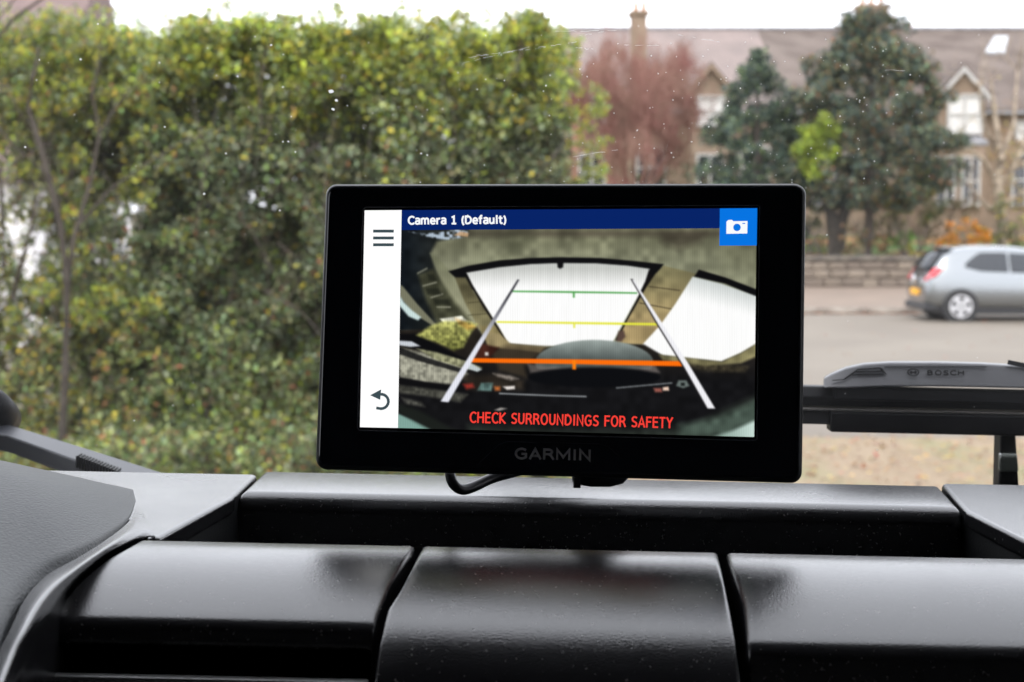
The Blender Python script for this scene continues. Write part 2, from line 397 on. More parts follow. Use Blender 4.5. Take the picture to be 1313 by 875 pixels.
# house behind the hedge on the left
M_render = mat('white_render', (.8, .78, .78), .8, noise=(1, (.72, .70, .70), .4, .6))
M_tile = mat('purple_brown_tile', (.20, .14, .13), .85, noise=(2.5, (.15, .105, .10), .35, .65), bump=(20, .5, .03))
xl, xr = (-500 - CX) / FPX * 26, (138 - CX) / FPX * 28
bl = ((xl + xr) / 2, 25, 0); hL = empty('cottage', bl, label='white rendered house with brown tiled roof glimpsed behind the hedge', cat='house')
MB().box(xl, xr - .3, 24.6, 31, -.1, 2.62).xf(rel(bl)).build('wall', M_render, hL)
MB().prism([(xl, 24.3, 2.62), (xl, 24.3, 2.75), (xl, 28, 6.6), (xl, 31.5, 2.75), (xl, 31.5, 2.62)], (xr - xl, 0, 0)).xf(rel(bl)).build('roof', M_tile, hL)
for px in (-90,): window(hL, bl, (px - CX) / FPX * 24.6, 1.0, 2.1, .9, 24.58)

# ================================================================== HEDGE
M_leaf = leaf_mat('hedge_leaf'); M_bark = mat('bark', (.075, .06, .05), .9, noise=(9, (.12, .10, .085), .4, .6))
LIME = (.33, .37, .05); YEL = (.46, .38, .06); OLV = (.185, .19, .095); DK = (.07, .085, .05); MID = (.17, .235, .085); GRY = (.205, .25, .155); RUST = (.30, .14, .07); PALE = (.36, .41, .18)
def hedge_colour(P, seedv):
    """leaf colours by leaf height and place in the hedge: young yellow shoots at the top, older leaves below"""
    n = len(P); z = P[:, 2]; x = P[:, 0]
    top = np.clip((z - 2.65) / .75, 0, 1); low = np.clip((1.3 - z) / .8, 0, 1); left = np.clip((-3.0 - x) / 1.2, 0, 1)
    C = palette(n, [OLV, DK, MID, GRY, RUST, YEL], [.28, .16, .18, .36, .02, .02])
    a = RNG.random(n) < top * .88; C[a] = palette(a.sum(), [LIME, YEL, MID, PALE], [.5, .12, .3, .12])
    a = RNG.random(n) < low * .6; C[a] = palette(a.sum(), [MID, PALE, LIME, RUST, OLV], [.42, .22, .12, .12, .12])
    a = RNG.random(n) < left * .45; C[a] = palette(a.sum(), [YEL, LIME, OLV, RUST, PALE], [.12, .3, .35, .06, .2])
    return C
hedge = empty('hedge', (-2, 13.8, 0), label='tall dense green hedge with yellow shoots along its top, left of the driveway', cat='hedge')
def hx(px): return (px - CX) / FPX * 13.6
xe0, xe1 = hx(-90), hx(712)
def hedge_h(x): return 3.72 + .03 * math.sin(x * 2.3) + .05 * math.sin(x * 5.1 + 1) + .05 * math.sin(x * 11)
NC = 5200; cs = []; rr = []
for i in range(NC):
    x = random.uniform(xe0 - .1, xe1 - .12); face = random.random()
    h = hedge_h(x)
    if face < .66: y = 13.35 + abs(random.gauss(0, .16)) + .10 * math.sin(x * 3 + 1) ; z = random.uniform(.02, h - .08)
    elif face < .80: y = random.uniform(13.4, 14.7); z = h - abs(random.gauss(0, .10)) - .05
    elif face < .86: y = random.uniform(13.4, 14.7); z = random.uniform(0, h - .1); x = xe1 - abs(random.gauss(0, .08))
    else: y = random.uniform(13.8, 14.7); z = random.uniform(0, h - .1)
    ppx = CX + x / 13.6 * FPX; prow = 269 + (2.2 - z) / 13.6 * FPX
    dens = 1.0 if ppx > 190 else .50
    if (ppx < 62 and 240 < prow < 355) or (112 < ppx < 160 and 268 < prow < 345): dens = .30
    if ppx < 150 and prow < 60: dens = .5
    if face < .66 and math.sin(x * 3.3 + 1.1 * math.sin(z * 2.2)) * math.sin(z * 4.1 + 1.6 * math.sin(x * 1.7)) < -.30 and z < 3.3: y += .38; dens *= .7
    if random.random() > dens: continue
    cs.append((x, y, z)); rr.append(random.uniform(.07, .20))
for i in range(420):        # low growth at the foot of the hedge
    cs.append((random.uniform(-5.6, hx(720)), random.uniform(12.0, 13.4), random.uniform(.06, .38))); rr.append(random.uniform(.07, .15))
for i in range(1650):       # older growth in the middle of the hedge
    x = random.uniform(hx(60), xe1 - .25); z = random.uniform(.3, 3.45)
    if hx(100) < x < hx(165) and 1.6 < z < 2.3: continue
    cs.append((x, random.uniform(13.95, 14.25), z)); rr.append(random.uniform(.18, .28))
cs = np.array(cs); P, ci = clumps(cs, np.array(rr), 66)
ctone = (1 + RNG.normal(0, .34, (len(cs), 1)))[ci]
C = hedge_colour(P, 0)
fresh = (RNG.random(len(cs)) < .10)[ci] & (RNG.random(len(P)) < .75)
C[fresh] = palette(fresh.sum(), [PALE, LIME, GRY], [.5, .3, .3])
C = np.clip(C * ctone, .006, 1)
# loose shoots standing above the top
sh = []
for px, row in ((290, -2), (433, 4), (515, 0), (588, 12), (622, 8), (648, 14), (560, 20), (470, 24), (370, 18), (330, 22), (690, 30), (268, 12), (232, 20)) + tuple((random.uniform(150, 715), random.uniform(10, 34)) for _ in range(26)):
    b0 = at(px, 55, 13.8); t0 = at(px, row, 13.8); n = int(110 * (1 if px in (290, 433, 515) else .7))
    for k in range(n):
        f_ = random.random() ** .8; p = b0.lerp(t0, f_); s_ = .16 * (1 - f_) + .025; sh.append((p.x + random.gauss(0, s_ * .6), p.y + random.gauss(0, s_), p.z))
sh = np.array(sh)
Ctop = palette(len(sh), [LIME, YEL, PALE, MID], [.45, .2, .15, .2])
Pall = np.concatenate([P, sh]); Call = np.concatenate([C, Ctop])
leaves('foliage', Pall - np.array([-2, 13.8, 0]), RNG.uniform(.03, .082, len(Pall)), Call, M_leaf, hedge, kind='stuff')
for i in range(9):
    x = xe0 + (xe1 - xe0) * (i + .5) / 9; mb = MB()
    branch(mb, (x + 2, .3 + random.uniform(-.2, .2), 0), (random.uniform(-.15, .15), -.1, 1), 1.5, .035, 3, .45, 3, .3)
    mb.build('stem', M_bark, hedge)
# twiggy pieces just inside the face
mb = MB()
for i in range(60):
    x = random.uniform(xe0, xe1); branch(mb, (x + 2, -.45 + random.random() * .5, random.uniform(.2, 3)), (random.gauss(0, .6), -.5, .8), .6, .009, 1, .6, 3, .2, seg=3)
mb.build('twig', M_bark, hedge, kind='stuff')

# overhanging lime shoots at the hedge's right end
spr = empty('lime_shrub', (.6, 14.4, 0), label='yellow green shrub poking out past the right end of the hedge', cat='shrub')
cs = []
for px, row, s_ in ((728, 70, .07), (728, 110, .1), (738, 150, .1), (772, 135, .05), (750, 190, .08), (745, 215, .12), (772, 222, .09), (738, 260, .1), (765, 255, .1), (725, 50, .06), (725, 160, .12), (735, 330, .14), (760, 300, .1)):
    for k in range(7): p = at(px, row, 14.4); cs.append((p.x + random.gauss(0, s_), p.y + random.gauss(0, .15), p.z + random.gauss(0, s_)))
P, ci = clumps(np.array(cs), .07, 22)
leaves('foliage', P - np.array([.6, 14.4, 0]), RNG.uniform(.03, .07, len(P)), palette(len(P), [LIME, PALE, YEL, MID], [.45, .3, .1, .15]), M_leaf, spr, kind='stuff')
mb = MB(); branch(mb, (-.05, 0, 0), (0, 0, 1), 1.6, .02, 3, .35, 3, .5); mb.build('stem', M_bark, spr)

# thin half-bare tree at the left edge of the hedge
M_dbark = mat('dark_bark', (.035, .028, .022), .9, noise=(9, (.06, .05, .04), .4, .6))
yt = empty('young_tree', (-3.95, 13.0, 0), label='thin half bare autumn tree at the left end of the hedge', cat='tree')
mb = MB(); bp = Vector((-3.95, 13.0, 0))
def trace(pxs, r0, r1, Y=12.5):
    pts = [at(px, py, Y + random.uniform(-.05, .05)) - bp for px, py in pxs]; mb.tube(pts, [r0 + (r1 - r0) * i / (len(pts) - 1) for i in range(len(pts))], 6)
trace([(78, 600), (84, 470), (86, 360), (78, 290), (62, 225), (48, 175), (36, 140), (42, 100), (50, 60)], .035, .014)
mb.build('trunk', M_dbark, yt); mb = MB()
trace([(86, 360), (96, 300), (115, 240), (128, 170), (118, 120), (130, 60)], .024, .008)
mb.build('limb', M_dbark, yt); mb = MB()
trace([(100, 290), (140, 245), (170, 222), (235, 180), (290, 165)], .014, .005)
trace([(62, 225), (40, 205), (10, 180), (-10, 150)], .012, .006)
trace([(5, 345), (3, 280), (0, 210)], .02, .015)
trace([(128, 170), (160, 120), (200, 100)], .010, .004)
trace([(-5, 50), (20, 22), (45, 5), (70, -14)], .016, .010); trace([(-6, 28), (10, 10), (24, -8)], .010, .006)
for i in range(26):
    px, py = random.uniform(0, 190), random.uniform(40, 560); p = at(px, py, 13.0) - bp
    branch(mb, p, (random.gauss(0, .6), random.gauss(0, .3), 1), .4, .006, 1, .6, 3, .2, seg=3)
mb.build('branch', M_dbark, yt, kind='stuff')
cs = []
for i in range(430):
    px, py = random.triangular(-40, 230, 60), random.choice([random.uniform(15, 250), random.uniform(20, 140), random.uniform(330, 600), random.uniform(15, 600)])
    if 225 < py < 365 and px < 75 and random.random() < .75: continue
    if 255 < py < 345 and 110 < px < 165 and random.random() < .7: continue
    if px < 120 and 140 < py < 225 and random.random() < .5: continue
    p = at(px, py, 13.0 + random.uniform(-.3, .5)); cs.append(tuple(p))
P, ci = clumps(np.array(cs), .10, 26)
top = P[:, 2] > 2.9; low = P[:, 2] < 1.3
C = palette(len(P), [LIME, YEL, OLV, MID, RUST, GRY], [.32, .10, .25, .2, .03, .1]); C[low] = palette(low.sum(), [YEL, OLV, MID, PALE, RUST, DK], [.18, .25, .22, .12, .1, .15])
leaves('foliage', P - np.array(bp), RNG.uniform(.035, .075, len(P)) * 1.0, C, M_leaf, yt, kind='stuff')

# ================================================================== TREES AND SHRUBS ACROSS THE ROAD
def conifer(name, px, base_row_z, Y, rows, halfpx, n, cols, wts, label, size=(.10, .22), trunk_px=None, shape=None, jx=1.0):
    """rows=(top,bottom); halfpx(t) half width in pixels at t from top 0 to bottom 1"""
    x = (px - CX) / FPX * Y; zb = base_row_z; b = np.array([x, Y, zb])
    t_ = empty(name, tuple(b), label=label, cat='tree')
    cs = []; r_ = []
    for i in range(n):
        t = random.random() ** .75; row = rows[0] + (rows[1] - rows[0]) * t; hw = halfpx(t) * (1 + .16 * math.sin(t * 31) * random.random())
        ang = random.uniform(0, 2 * math.pi); rad = hw * math.sqrt(random.uniform(.25, 1.0)) / FPX * Y
        rad *= .84 + .36 * (.5 + .5 * math.sin(t * 23 + 2.3 * math.sin(ang * 2 + t * 9)))
        z = at(px, row, Y).z
        if math.sin((x + math.cos(ang) * rad) * 3.1 + 1.3 * z) * math.sin(z * 3.7 + px) < -.45 and random.random() < .8: continue
        cs.append((x + math.cos(ang) * rad * jx, Y + math.sin(ang) * rad, z + random.gauss(0, .08))); r_.append(random.uniform(.14, .30))
    P, ci = clumps(np.array(cs), np.array(r_), 34)
    C = palette(len(P), cols, wts) * (1 + RNG.normal(0, .25, (len(cs), 1)))[ci]
    leaves('foliage', P - b, RNG.uniform(*size, len(P)), np.clip(C, .005, 1), M_leaf, t_, kind='stuff', aspect=.4)
    ztop = at(px, rows[0], Y).z
    MB().tube([(0, 0, -.3), (.05, 0, (ztop - zb) * .3), (0, 0, (ztop - zb) * .93)], [.24 if trunk_px is None else trunk_px, .16, .03], 8).build('trunk', M_bark, t_)
    return t_
BLG = (.085, .12, .10); DKG = (.045, .068, .055)
def interp(pts):
    def f(t):
        for (a, va), (b, vb) in zip(pts, pts[1:]):
            if t <= b: return va + (vb - va) * (t - a) / (b - a)
        return pts[-1][1]
    return f
conifer('conifer', 968, .95, 46.5, (68, 300), interp([(0, 4), (.1, 18), (.25, 42), (.45, 58), (.7, 70), (1, 76)]), 650, [BLG, DKG, MID, GRY], [.45, .3, .1, .15],
        'slender blue green conifer beyond the parking sensor display, left of the lime bush')
conifer('evergreen_tree', 1112, .85, 46.0, (18, 262), interp([(0, 26), (.12, 42), (.2, 58), (.4, 78), (.6, 98), (.8, 112), (.93, 100), (1, 66)]), 1350,
        [BLG, DKG, OLV, GRY, RUST, (.2, .15, .06)], [.32, .26, .14, .14, .06, .08], 'large broad dark evergreen tree reaching above the terrace ridge', trunk_px=.12)
# two visible leaning trunks under the big evergreen
et = bpy.data.objects['evergreen_tree']; eb = Vector(et.location); mb = MB()
for pts, r0 in (([(1072, 335), (1070, 300), (1064, 265), (1050, 215)], .24), ([(1074, 330), (1080, 280), (1094, 245), (1105, 200)], .2)):
    mb.tube([at(a, b, 46.0) - eb for a, b in pts], [r0, r0 * .85, r0 * .7, r0 * .5], 8)
mb.build('trunk', M_dbark, et)
def bush(name, pts, Y, zb, cols, wts, label, size=(.06, .14), per=26, rad=.16, n=8, stems=True, cat='shrub', group=None):
    px = sum(p[0] for p in pts) / len(pts); x = (px - CX) / FPX * Y; b = np.array([x, Y, zb]); o = empty(name, tuple(b), label=label, cat=cat, group=group)
    cs = []
    for p in pts:
        q = at(p[0], p[1], Y); s_ = p[2] / FPX * Y
        for k in range(n): cs.append((q.x + random.gauss(0, s_ * .55), q.y + random.gauss(0, s_ * .5), q.z + random.gauss(0, s_ * .5)))
    P, ci = clumps(np.array(cs), rad, per)
    C = palette(len(P), cols, wts) * (1 + RNG.normal(0, .2, (len(cs), 1)))[ci]
    leaves('foliage', P - b, RNG.uniform(*size, len(P)), np.clip(C, .005, 1), M_leaf, o, kind='stuff')
    if stems:
        mb = MB()
        for k in range(3): branch(mb, (random.gauss(0, .12), random.gauss(0, .12), -.1), (random.gauss(0, .3), random.gauss(0, .2), 1), .7, .03, 2, .5, 3, .3, seg=4)
        mb.build('stem', M_bark, o)
    return o
bush('lime_bush', [(1048, 168, 20), (1045, 190, 24), (1050, 212, 22), (1036, 180, 14), (1062, 198, 14), (1058, 172, 12), (1040, 216, 12)], 44.6, .8, [(.34, .42, .05), (.27, .34, .05), MID], [.5, .35, .15], 'bright lime green bush before the dark evergreen tree', n=17, per=36, rad=.19)
bush('orange_bush', [(1232, 300, 16), (1250, 296, 12), (1215, 312, 10), (1206, 322, 8), (1262, 305, 9), (1240, 318, 12)], 44.2, .75, [(.60, .24, .02), (.50, .30, .04), (.36, .16, .04)], [.5, .3, .2], 'orange yellow autumn bush above the roof of the silver car', n=9, rad=.12)
GRNB = (.10, .14, .04); BRN = (.15, .105, .06)
bush('garden_shrub', [(1180, 250, 16), (1165, 270, 18), (1190, 280, 14), (1170, 235, 10)], 46.5, .9, [GRNB, YEL, OLV, BRN], [.35, .15, .3, .2], 'olive and yellow garden shrub left of the orange bush')
bush('garden_shrub', [(1205, 240, 15), (1212, 262, 14), (1200, 275, 14)], 48.5, 1.0, [DK, OLV, GRNB], [.4, .3, .3], 'dark green garden shrub under the bay window')
bush('garden_shrub', [(1280, 270, 22), (1300, 285, 22), (1275, 305, 16), (1300, 312, 16)], 46.5, .9, [GRNB, OLV, YEL, BRN], [.35, .35, .1, .2], 'mixed green shrub at the right edge, right of the orange bush')
bush('garden_shrub', [(1160, 245, 14), (1150, 262, 12), (1172, 222, 10), (1186, 240, 10), (1140, 248, 10)], 45.4, .9, [YEL, LIME, OLV, GRNB], [.2, .25, .3, .25], 'yellow green shrub at the right foot of the evergreen tree', n=10, rad=.14, per=20)
bush('garden_shrub', [(1092, 300, 14), (1112, 312, 10), (1135, 315, 8), (1090, 318, 8)], 45.0, .85, [BRN, (.34, .17, .09), OLV, GRNB], [.3, .3, .2, .2], 'low rusty brown plants behind the wall beside the evergreen trunk', n=7, rad=.12, per=18)
bush('garden_shrub', [(1015, 200, 14), (1022, 225, 14), (1030, 240, 14), (1008, 170, 8), (1085, 240, 12)], 48.6, .9, [DK, OLV, GRNB, BRN], [.3, .3, .2, .2], 'dark olive shrub between the slender conifer and the lime bush', n=10)
bush('garden_shrub', [(1120, 295, 14), (1140, 285, 14), (1152, 300, 12)], 48.0, .95, [BRN, OLV, GRNB], [.45, .3, .25], 'brown and olive low shrub between the evergreen trunk and the olive shrub')
bush('garden_shrub', [(1042, 290, 14), (1045, 315, 12), (1040, 265, 14)], 47.2, .9, [GRNB, OLV, LIME], [.5, .3, .2], 'green garden shrub just right of the display edge')
bush('garden_shrub', [(1165, 322, 8), (1175, 330, 6)], 44.3, .8, [YEL, LIME, GRNB], [.5, .3, .2], 'small yellow plant behind the wall coping near the car boot', n=6, rad=.09, size=(.04, .09))
bush('garden_shrub', [(1150, 308, 9), (1165, 300, 9)], 45.2, .8, [(.16, .28, .06), MID], [.6, .4], 'small bright green plant behind the stone wall', n=7, rad=.12)
bush('garden_shrub', [(880, 215, 24), (850, 235, 24), (905, 240, 24), (820, 225, 16)], 50.0, 1.0, [BRN, GRY, OLV, (.22, .16, .13)], [.3, .25, .2, .25], 'dull brown and grey shrub below the bare red tree')
bush('garden_shrub', [(1180, 185, 12), (1190, 210, 13), (1195, 165, 8)], 50.5, 1.0, [GRY, OLV, YEL], [.4, .35, .25], 'loose olive climber beside the white dormer window')
bush('garden_shrub', [(1205, 215, 12), (1240, 262, 20), (1225, 280, 20), (1255, 275, 16), (1200, 300, 12), (1225, 262, 14)], 47.5, 1.0, [BRN, (.24, .18, .12), OLV, (.30, .22, .14)], [.3, .3, .2, .2], 'brown twiggy shrub before the bay window, behind the orange bush', per=16, n=9)
bush('garden_shrub', [(1120, 272, 14), (1095, 285, 12), (1150, 262, 14), (1145, 280, 10), (1108, 262, 10)], 50.0, 1.0, [(.28, .2, .15), BRN, OLV], [.4, .3, .3], 'thin brown shrub against the house wall between the evergreen and the olive shrub', per=16, n=8)
bush('garden_shrub', [(1300, 235, 18), (1308, 190, 14), (1295, 205, 12), (1312, 260, 14)], 50.5, 1.0, [(.30, .2, .12), BRN, OLV, YEL], [.35, .25, .25, .15], 'tall tan and brown shrub behind the pale bare tree', per=14, n=10)
bush('garden_shrub', [(868, 100, 8), (872, 90, 6), (862, 120, 9)], 53.0, 1.2, [OLV, BRN, GRY], [.4, .3, .3], 'narrow olive conifer between the two small gables', n=8, rad=.14)

# bare red-brown tree
rt_b = Vector(((815 - CX) / FPX * 49, 49, 1.0)); rt = empty('bare_tree', tuple(rt_b), label='bare reddish brown tree before the mauve roofed house', cat='tree')
M_red = mat('red_twigs', (.20, .082, .068), .9, noise=(1.3, (.24, .14, .105), .4, .6))
mb = MB(); mb.tube([(0, 0, -.3), (.05, 0, .8), (0, .1, 1.9)], [.2, .16, .13], 8); mb.build('trunk', M_bark, rt)
mb = MB(); ends = []
for k in range(9):
    a = R(-80 + 20 * k + random.uniform(-6, 6)); branch(mb, (0, 0, 1.2), (math.sin(a) * 1.05, random.gauss(0, .5), 1.25), 2.15, .07, 3, .5, 3, .4, out=ends)
mb.build('limb', M_red, rt)
n = 34000; V = []; E_ = np.array([tuple(e) for e in ends]); 
hw = lambda z: 1
base_ = E_[RNG.integers(0, len(E_), n)] + RNG.normal(0, .26, (n, 3)); d = rnd_unit(n); d[:, 2] = np.abs(d[:, 2]) + .9; d /= np.linalg.norm(d, axis=1, keepdims=True)
s = np.cross(d, np.array([0, 1.0, 0])); s /= np.linalg.norm(s, axis=1, keepdims=True)
L = RNG.uniform(.12, .40, (n, 1)); wd = .008
lim = 5.55 + .55 * np.sin(base_[:, 0] * 5.3) + .35 * np.sin(base_[:, 0] * 13 + 1) - .28 * base_[:, 0] ** 2 / 2
keep = (np.abs(base_[:, 0]) < 2.3 + RNG.normal(0, .12, n)) & (base_[:, 2] < lim + np.abs(RNG.normal(0, .45, n)) + .25)
gap = np.sin(base_[:, 0] * 4.1 + base_[:, 2] * .7) * np.sin(base_[:, 2] * 2.3 + 1.7 * base_[:, 0]) < -.38
keep &= ~(gap & (RNG.random(n) < .75))
base_, d, s, L = base_[keep], d[keep], s[keep], L[keep]; n = len(base_)
V = np.stack([base_ - s * wd, base_ + s * wd, base_ + d * L], 1).reshape(-1, 3)
np_mesh('twig', V, np.arange(n * 3).reshape(-1, 3), M_red, rt, kind='stuff')

# pale bare tree at the right edge
pt_b = Vector(((1283 - CX) / FPX * 47, 47, .95)); pt = empty('bare_tree', tuple(pt_b), label='pale bare tree with forked trunk at the right edge of the garden', cat='tree')
M_pale = mat('pale_bark', (.40, .33, .25), .9, noise=(6, (.20, .16, .12), .4, .6))
mb = MB()
mb.tube([at(a, b, 47) - pt_b for a, b in ((1284, 330), (1285, 280), (1278, 240), (1283, 205), (1276, 150), (1270, 100))], [.17, .16, .15, .12, .08, .04], 8); mb.build('trunk', M_pale, pt)
mb = MB()
for pts in (((1280, 240), (1300, 215), (1318, 170), (1330, 120)), ((1278, 235), (1262, 205), (1240, 190), (1222, 195)), ((1283, 205), (1262, 160), (1255, 110)), ((1300, 215), (1340, 200)), ((1283, 205), (1300, 160), (1305, 90)), ((1285, 275), (1262, 262), (1245, 240)), ((1285, 262), (1310, 250), (1330, 222))):
    mb.tube([at(a, b, 47 + random.uniform(-.3, .3)) - pt_b for a, b in pts], [.085 - .05 * i / (len(pts) - 1) for i in range(len(pts))], 5)
    p = at(*pts[-1], 47) - pt_b
    for k in range(5): branch(mb, p, (random.gauss(0, .6), random.gauss(0, .4), .7), .8, .02, 2, .6, 3, .2, seg=3)
mb.build('limb', M_pale, pt)
P, ci = clumps(RNG.normal(0, 1, (46, 3)) * [.55, .4, .9] + [.15, 0, 2.8], .2, 10)
leaves('foliage', P, RNG.uniform(.05, .1, len(P)), palette(len(P), [(.34, .2, .09), BRN, YEL], [.5, .3, .2]), M_leaf, pt, kind='stuff')

# fallen leaves
def litter(n, xr_, yr, z, cols, wts, size, name):
    P = np.stack([RNG.uniform(*xr_, n), RNG.uniform(*yr, n) if not callable(yr) else yr(n), np.full(n, z) + RNG.uniform(0, .01, n)], 1)
    d = rnd_unit(n); d[:, 2] *= .15; d /= np.linalg.norm(d, axis=1, keepdims=True); s = np.cross(d, [0, 0, 1.0]); s /= np.linalg.norm(s, axis=1, keepdims=True)
    L = RNG.uniform(*size, (n, 1)); V = np.stack([P - d * L, P + s * L * .6 + [0, 0, .01], P + d * L, P - s * L * .6 + [0, 0, .006]], 1).reshape(-1, 3)
    b = np.arange(n)[:, None] * 4; F = np.concatenate([b + [0, 1, 2], b + [0, 2, 3]], 0)
    np_mesh(name, V, F, M_leaf, None, col=np.repeat(palette(n, cols, wts), 4, 0), label=None, kind='stuff')
DL = [(.34, .2, .1), (.24, .12, .07), (.38, .28, .16), (.17, .10, .06), (.5, .36, .12), (.35, .12, .08)]
litter(3600, (-5, 6.2), (10.0, 15.1), .055, DL, [.3, .2, .25, .1, .1, .05], (.02, .05), 'fallen_leaves')
litter(900, (1, 14), lambda n: Y_KERB - np.abs(RNG.normal(0, .12, n)), .01, [(.34, .12, .06), (.3, .16, .08)], [.6, .4], (.03, .06), 'fallen_leaves')
litter(160, (3, 14), (16, 32), .008, [(.4, .15, .1), (.3, .16, .08)], [.5, .5], (.03, .05), 'fallen_leaves')
o = bpy.data.objects['fallen_leaves']

# ================================================================== SILVER HATCHBACK
M_car = mat('silver_paint', (.27, .285, .295), .22, metal=.92, coat=.4)
M_blk = mat('black_plastic_trim', (.018, .018, .02), .5)
M_cg = mat('tinted_car_glass', (.03, .034, .04), .10, spec=.45)
M_tyre = mat('tyre_rubber', (.02, .02, .02), .8); M_rim = mat('alloy_rim', (.62, .62, .64), .3, metal=.6)
cb = Vector((8.12, 32.05, .004)); car = empty('parked_car', tuple(cb), label='silver three door hatchback parked across the road', cat='car')
ST = [(0.0, .66, .40, .66, .60, .70), (.03, .77, .32, .78, .66, .86), (.16, .83, .27, .92, .70, 1.06), (.34, .855, .25, .97, .68, 1.30), (.52, .865, .25, .975, .64, 1.43), (.9, .868, .24, .955, .615, 1.475), (1.5, .868, .23, .93, .60, 1.485), (2.05, .865, .23, .915, .58, 1.45), (2.45, .86, .23, .905, .56, 1.34),
      (2.95, .855, .23, .90, .62, 1.08), (3.25, .845, .23, .87, .68, .955), (3.6, .81, .24, .79, .62, .87), (3.86, .74, .27, .66, .56, .74), (3.96, .62, .36, .56, .48, .62)]
secs = []
for x, w_, zl, zb_, wt, zt in ST:
    half = [(w_ * .55, zl - .02), (w_ * .92, zl), (w_, zl + .12), (w_ * 1.005, (zl + zb_) / 2 + .06), (w_ * .975, zb_), (wt + (w_ - wt) * .25, zb_ + (zt - zb_) * .55), (wt, zt - .035), (wt * .72, zt), (0, zt + .012)]
    ring = [(-a, z) for a, z in half[:-1]] + [half[-1]] + [(a, z) for a, z in half[:-1]][::-1]
    secs.append([(x, a, z) for a, z in ring])
nr = len(secs[0]); V = [p for s_ in secs for p in s_]; F = []
for i in range(len(secs) - 1):
    for j in range(nr):
        k = (j + 1) % nr; F.append((i * nr + j, i * nr + k, (i + 1) * nr + k, (i + 1) * nr + j))
F.append(tuple(range(nr))); F.append(tuple((len(secs) - 1) * nr + j for j in range(nr))[::-1])
mb = MB(); mb.add(V, F); mb.build('body', M_car, car, smooth=True, sub=2)
def sidepts(x):   # half width and z of belt/top at station x
    for a, b in zip(ST, ST[1:]):
        if a[0] <= x <= b[0]:
            t = (x - a[0]) / (b[0] - a[0]); return [a[i] + (b[i] - a[i]) * t for i in range(6)]
for sg in (-1, 1):
    for x0, x1, nm in ((.78, 1.62, 'quarter_window'), (1.67, 2.64, 'door_window')):
        top, bot = [], []
        for k in range(9):
            x = x0 + (x1 - x0) * k / 8; _, w_, zl, zb_, wt, zt = sidepts(x)
            f1 = .10; f2 = .80
            if nm == 'quarter_window': f2 = .80 * min(1, .45 + (k / 8) * 1.6); f1 = .10 + .12 * max(0, 1 - k / 3)
            else: f2 = .80 if x < 2.1 else .80 - .62 * (x - 2.1) / .52
            def pt(f):
                # follow the section: shoulder -> mid -> top edge
                a = (w_ * .975, zb_); b = (wt + (w_ - wt) * .25, zb_ + (zt - zb_) * .55); c_ = (wt, zt - .035)
                if f < .57: t = f / .57; q = (a[0] + (b[0] - a[0]) * t, a[1] + (b[1] - a[1]) * t)
                else: t = (f - .57) / .43; q = (b[0] + (c_[0] - b[0]) * t, b[1] + (c_[1] - b[1]) * t)
                return q
            a = pt(f1); b = pt(f2); bot.append(Vector((x, sg * (a[0] + .006), a[1]))); top.append(Vector((x, sg * (b[0] + .006), b[1])))
        mb = MB()
        midp = [(p + q) / 2 + Vector((0, sg * .008, 0)) for p, q in zip(bot, top)]
        n_ = len(bot); mb.add(bot + midp + top, [(i, i + 1, n_ + i + 1, n_ + i) for i in range(n_ - 1)] + [(n_ + i, n_ + i + 1, 2 * n_ + i + 1, 2 * n_ + i) for i in range(n_ - 1)])
        o = mb.build(nm, M_cg, car); sm = o.modifiers.new('s', 'SOLIDIFY'); sm.thickness = .012; sm.offset = 0
# rear window, black and wide
mb = MB()
rw = []
for x, f in ((.135, .0), (.22, .3), (.32, .65), (.42, 1.0)):
    _, w_, zl, zb_, wt, zt = sidepts(x); hw_ = .62 - .08 * f
    rw += [Vector((x - .05, -hw_, zt - .02)), Vector((x - .075, 0, zt + .012)), Vector((x - .05, hw_, zt - .02))]
mb.add(rw, [(3 * i + j, 3 * i + j + 1, 3 * i + j + 4, 3 * i + j + 3) for i in range(3) for j in range(2)])
o = mb.build('rear_window', M_cg, car, smooth=True); sm = o.modifiers.new('s', 'SOLIDIFY'); sm.thickness = .03; sm.offset = 0
MB().box(.36, .58, -.56, .56, 1.425, 1.465).build('spoiler', M_car, car, bevel=.015)
for sg in (-1, 1):
    mb = MB(); q = [(.045, sg * .70, .80), (.03, sg * .58, .79), (.20, sg * .70, 1.04), (.36, sg * .815, 1.06), (.20, sg * .845, .90)]
    mb.prism(q, (-.03, sg * .025, .01)); mb.build('tail_light', mat('red_lamp', (.55, .02, .03), .15, coat=.5), car, bevel=.008)
MB().box(-.035, .05, -.26, .26, .50, .62).build('number_plate', mat('yellow_plate', (.85, .42, .02), .4), car)
MB().cyl((-.02, -.0, .80), (-1, 0, -.1), .09, .04, 16).build('badge', M_rim, car)
MB().box(-.02, .35, -.78, .78, .20, .34).build('rear_diffuser', M_blk, car, bevel=.03)
MB().box(.3, 3.8, -.80, .80, .14, .30).build('underbody', M_blk, car)
wh = None
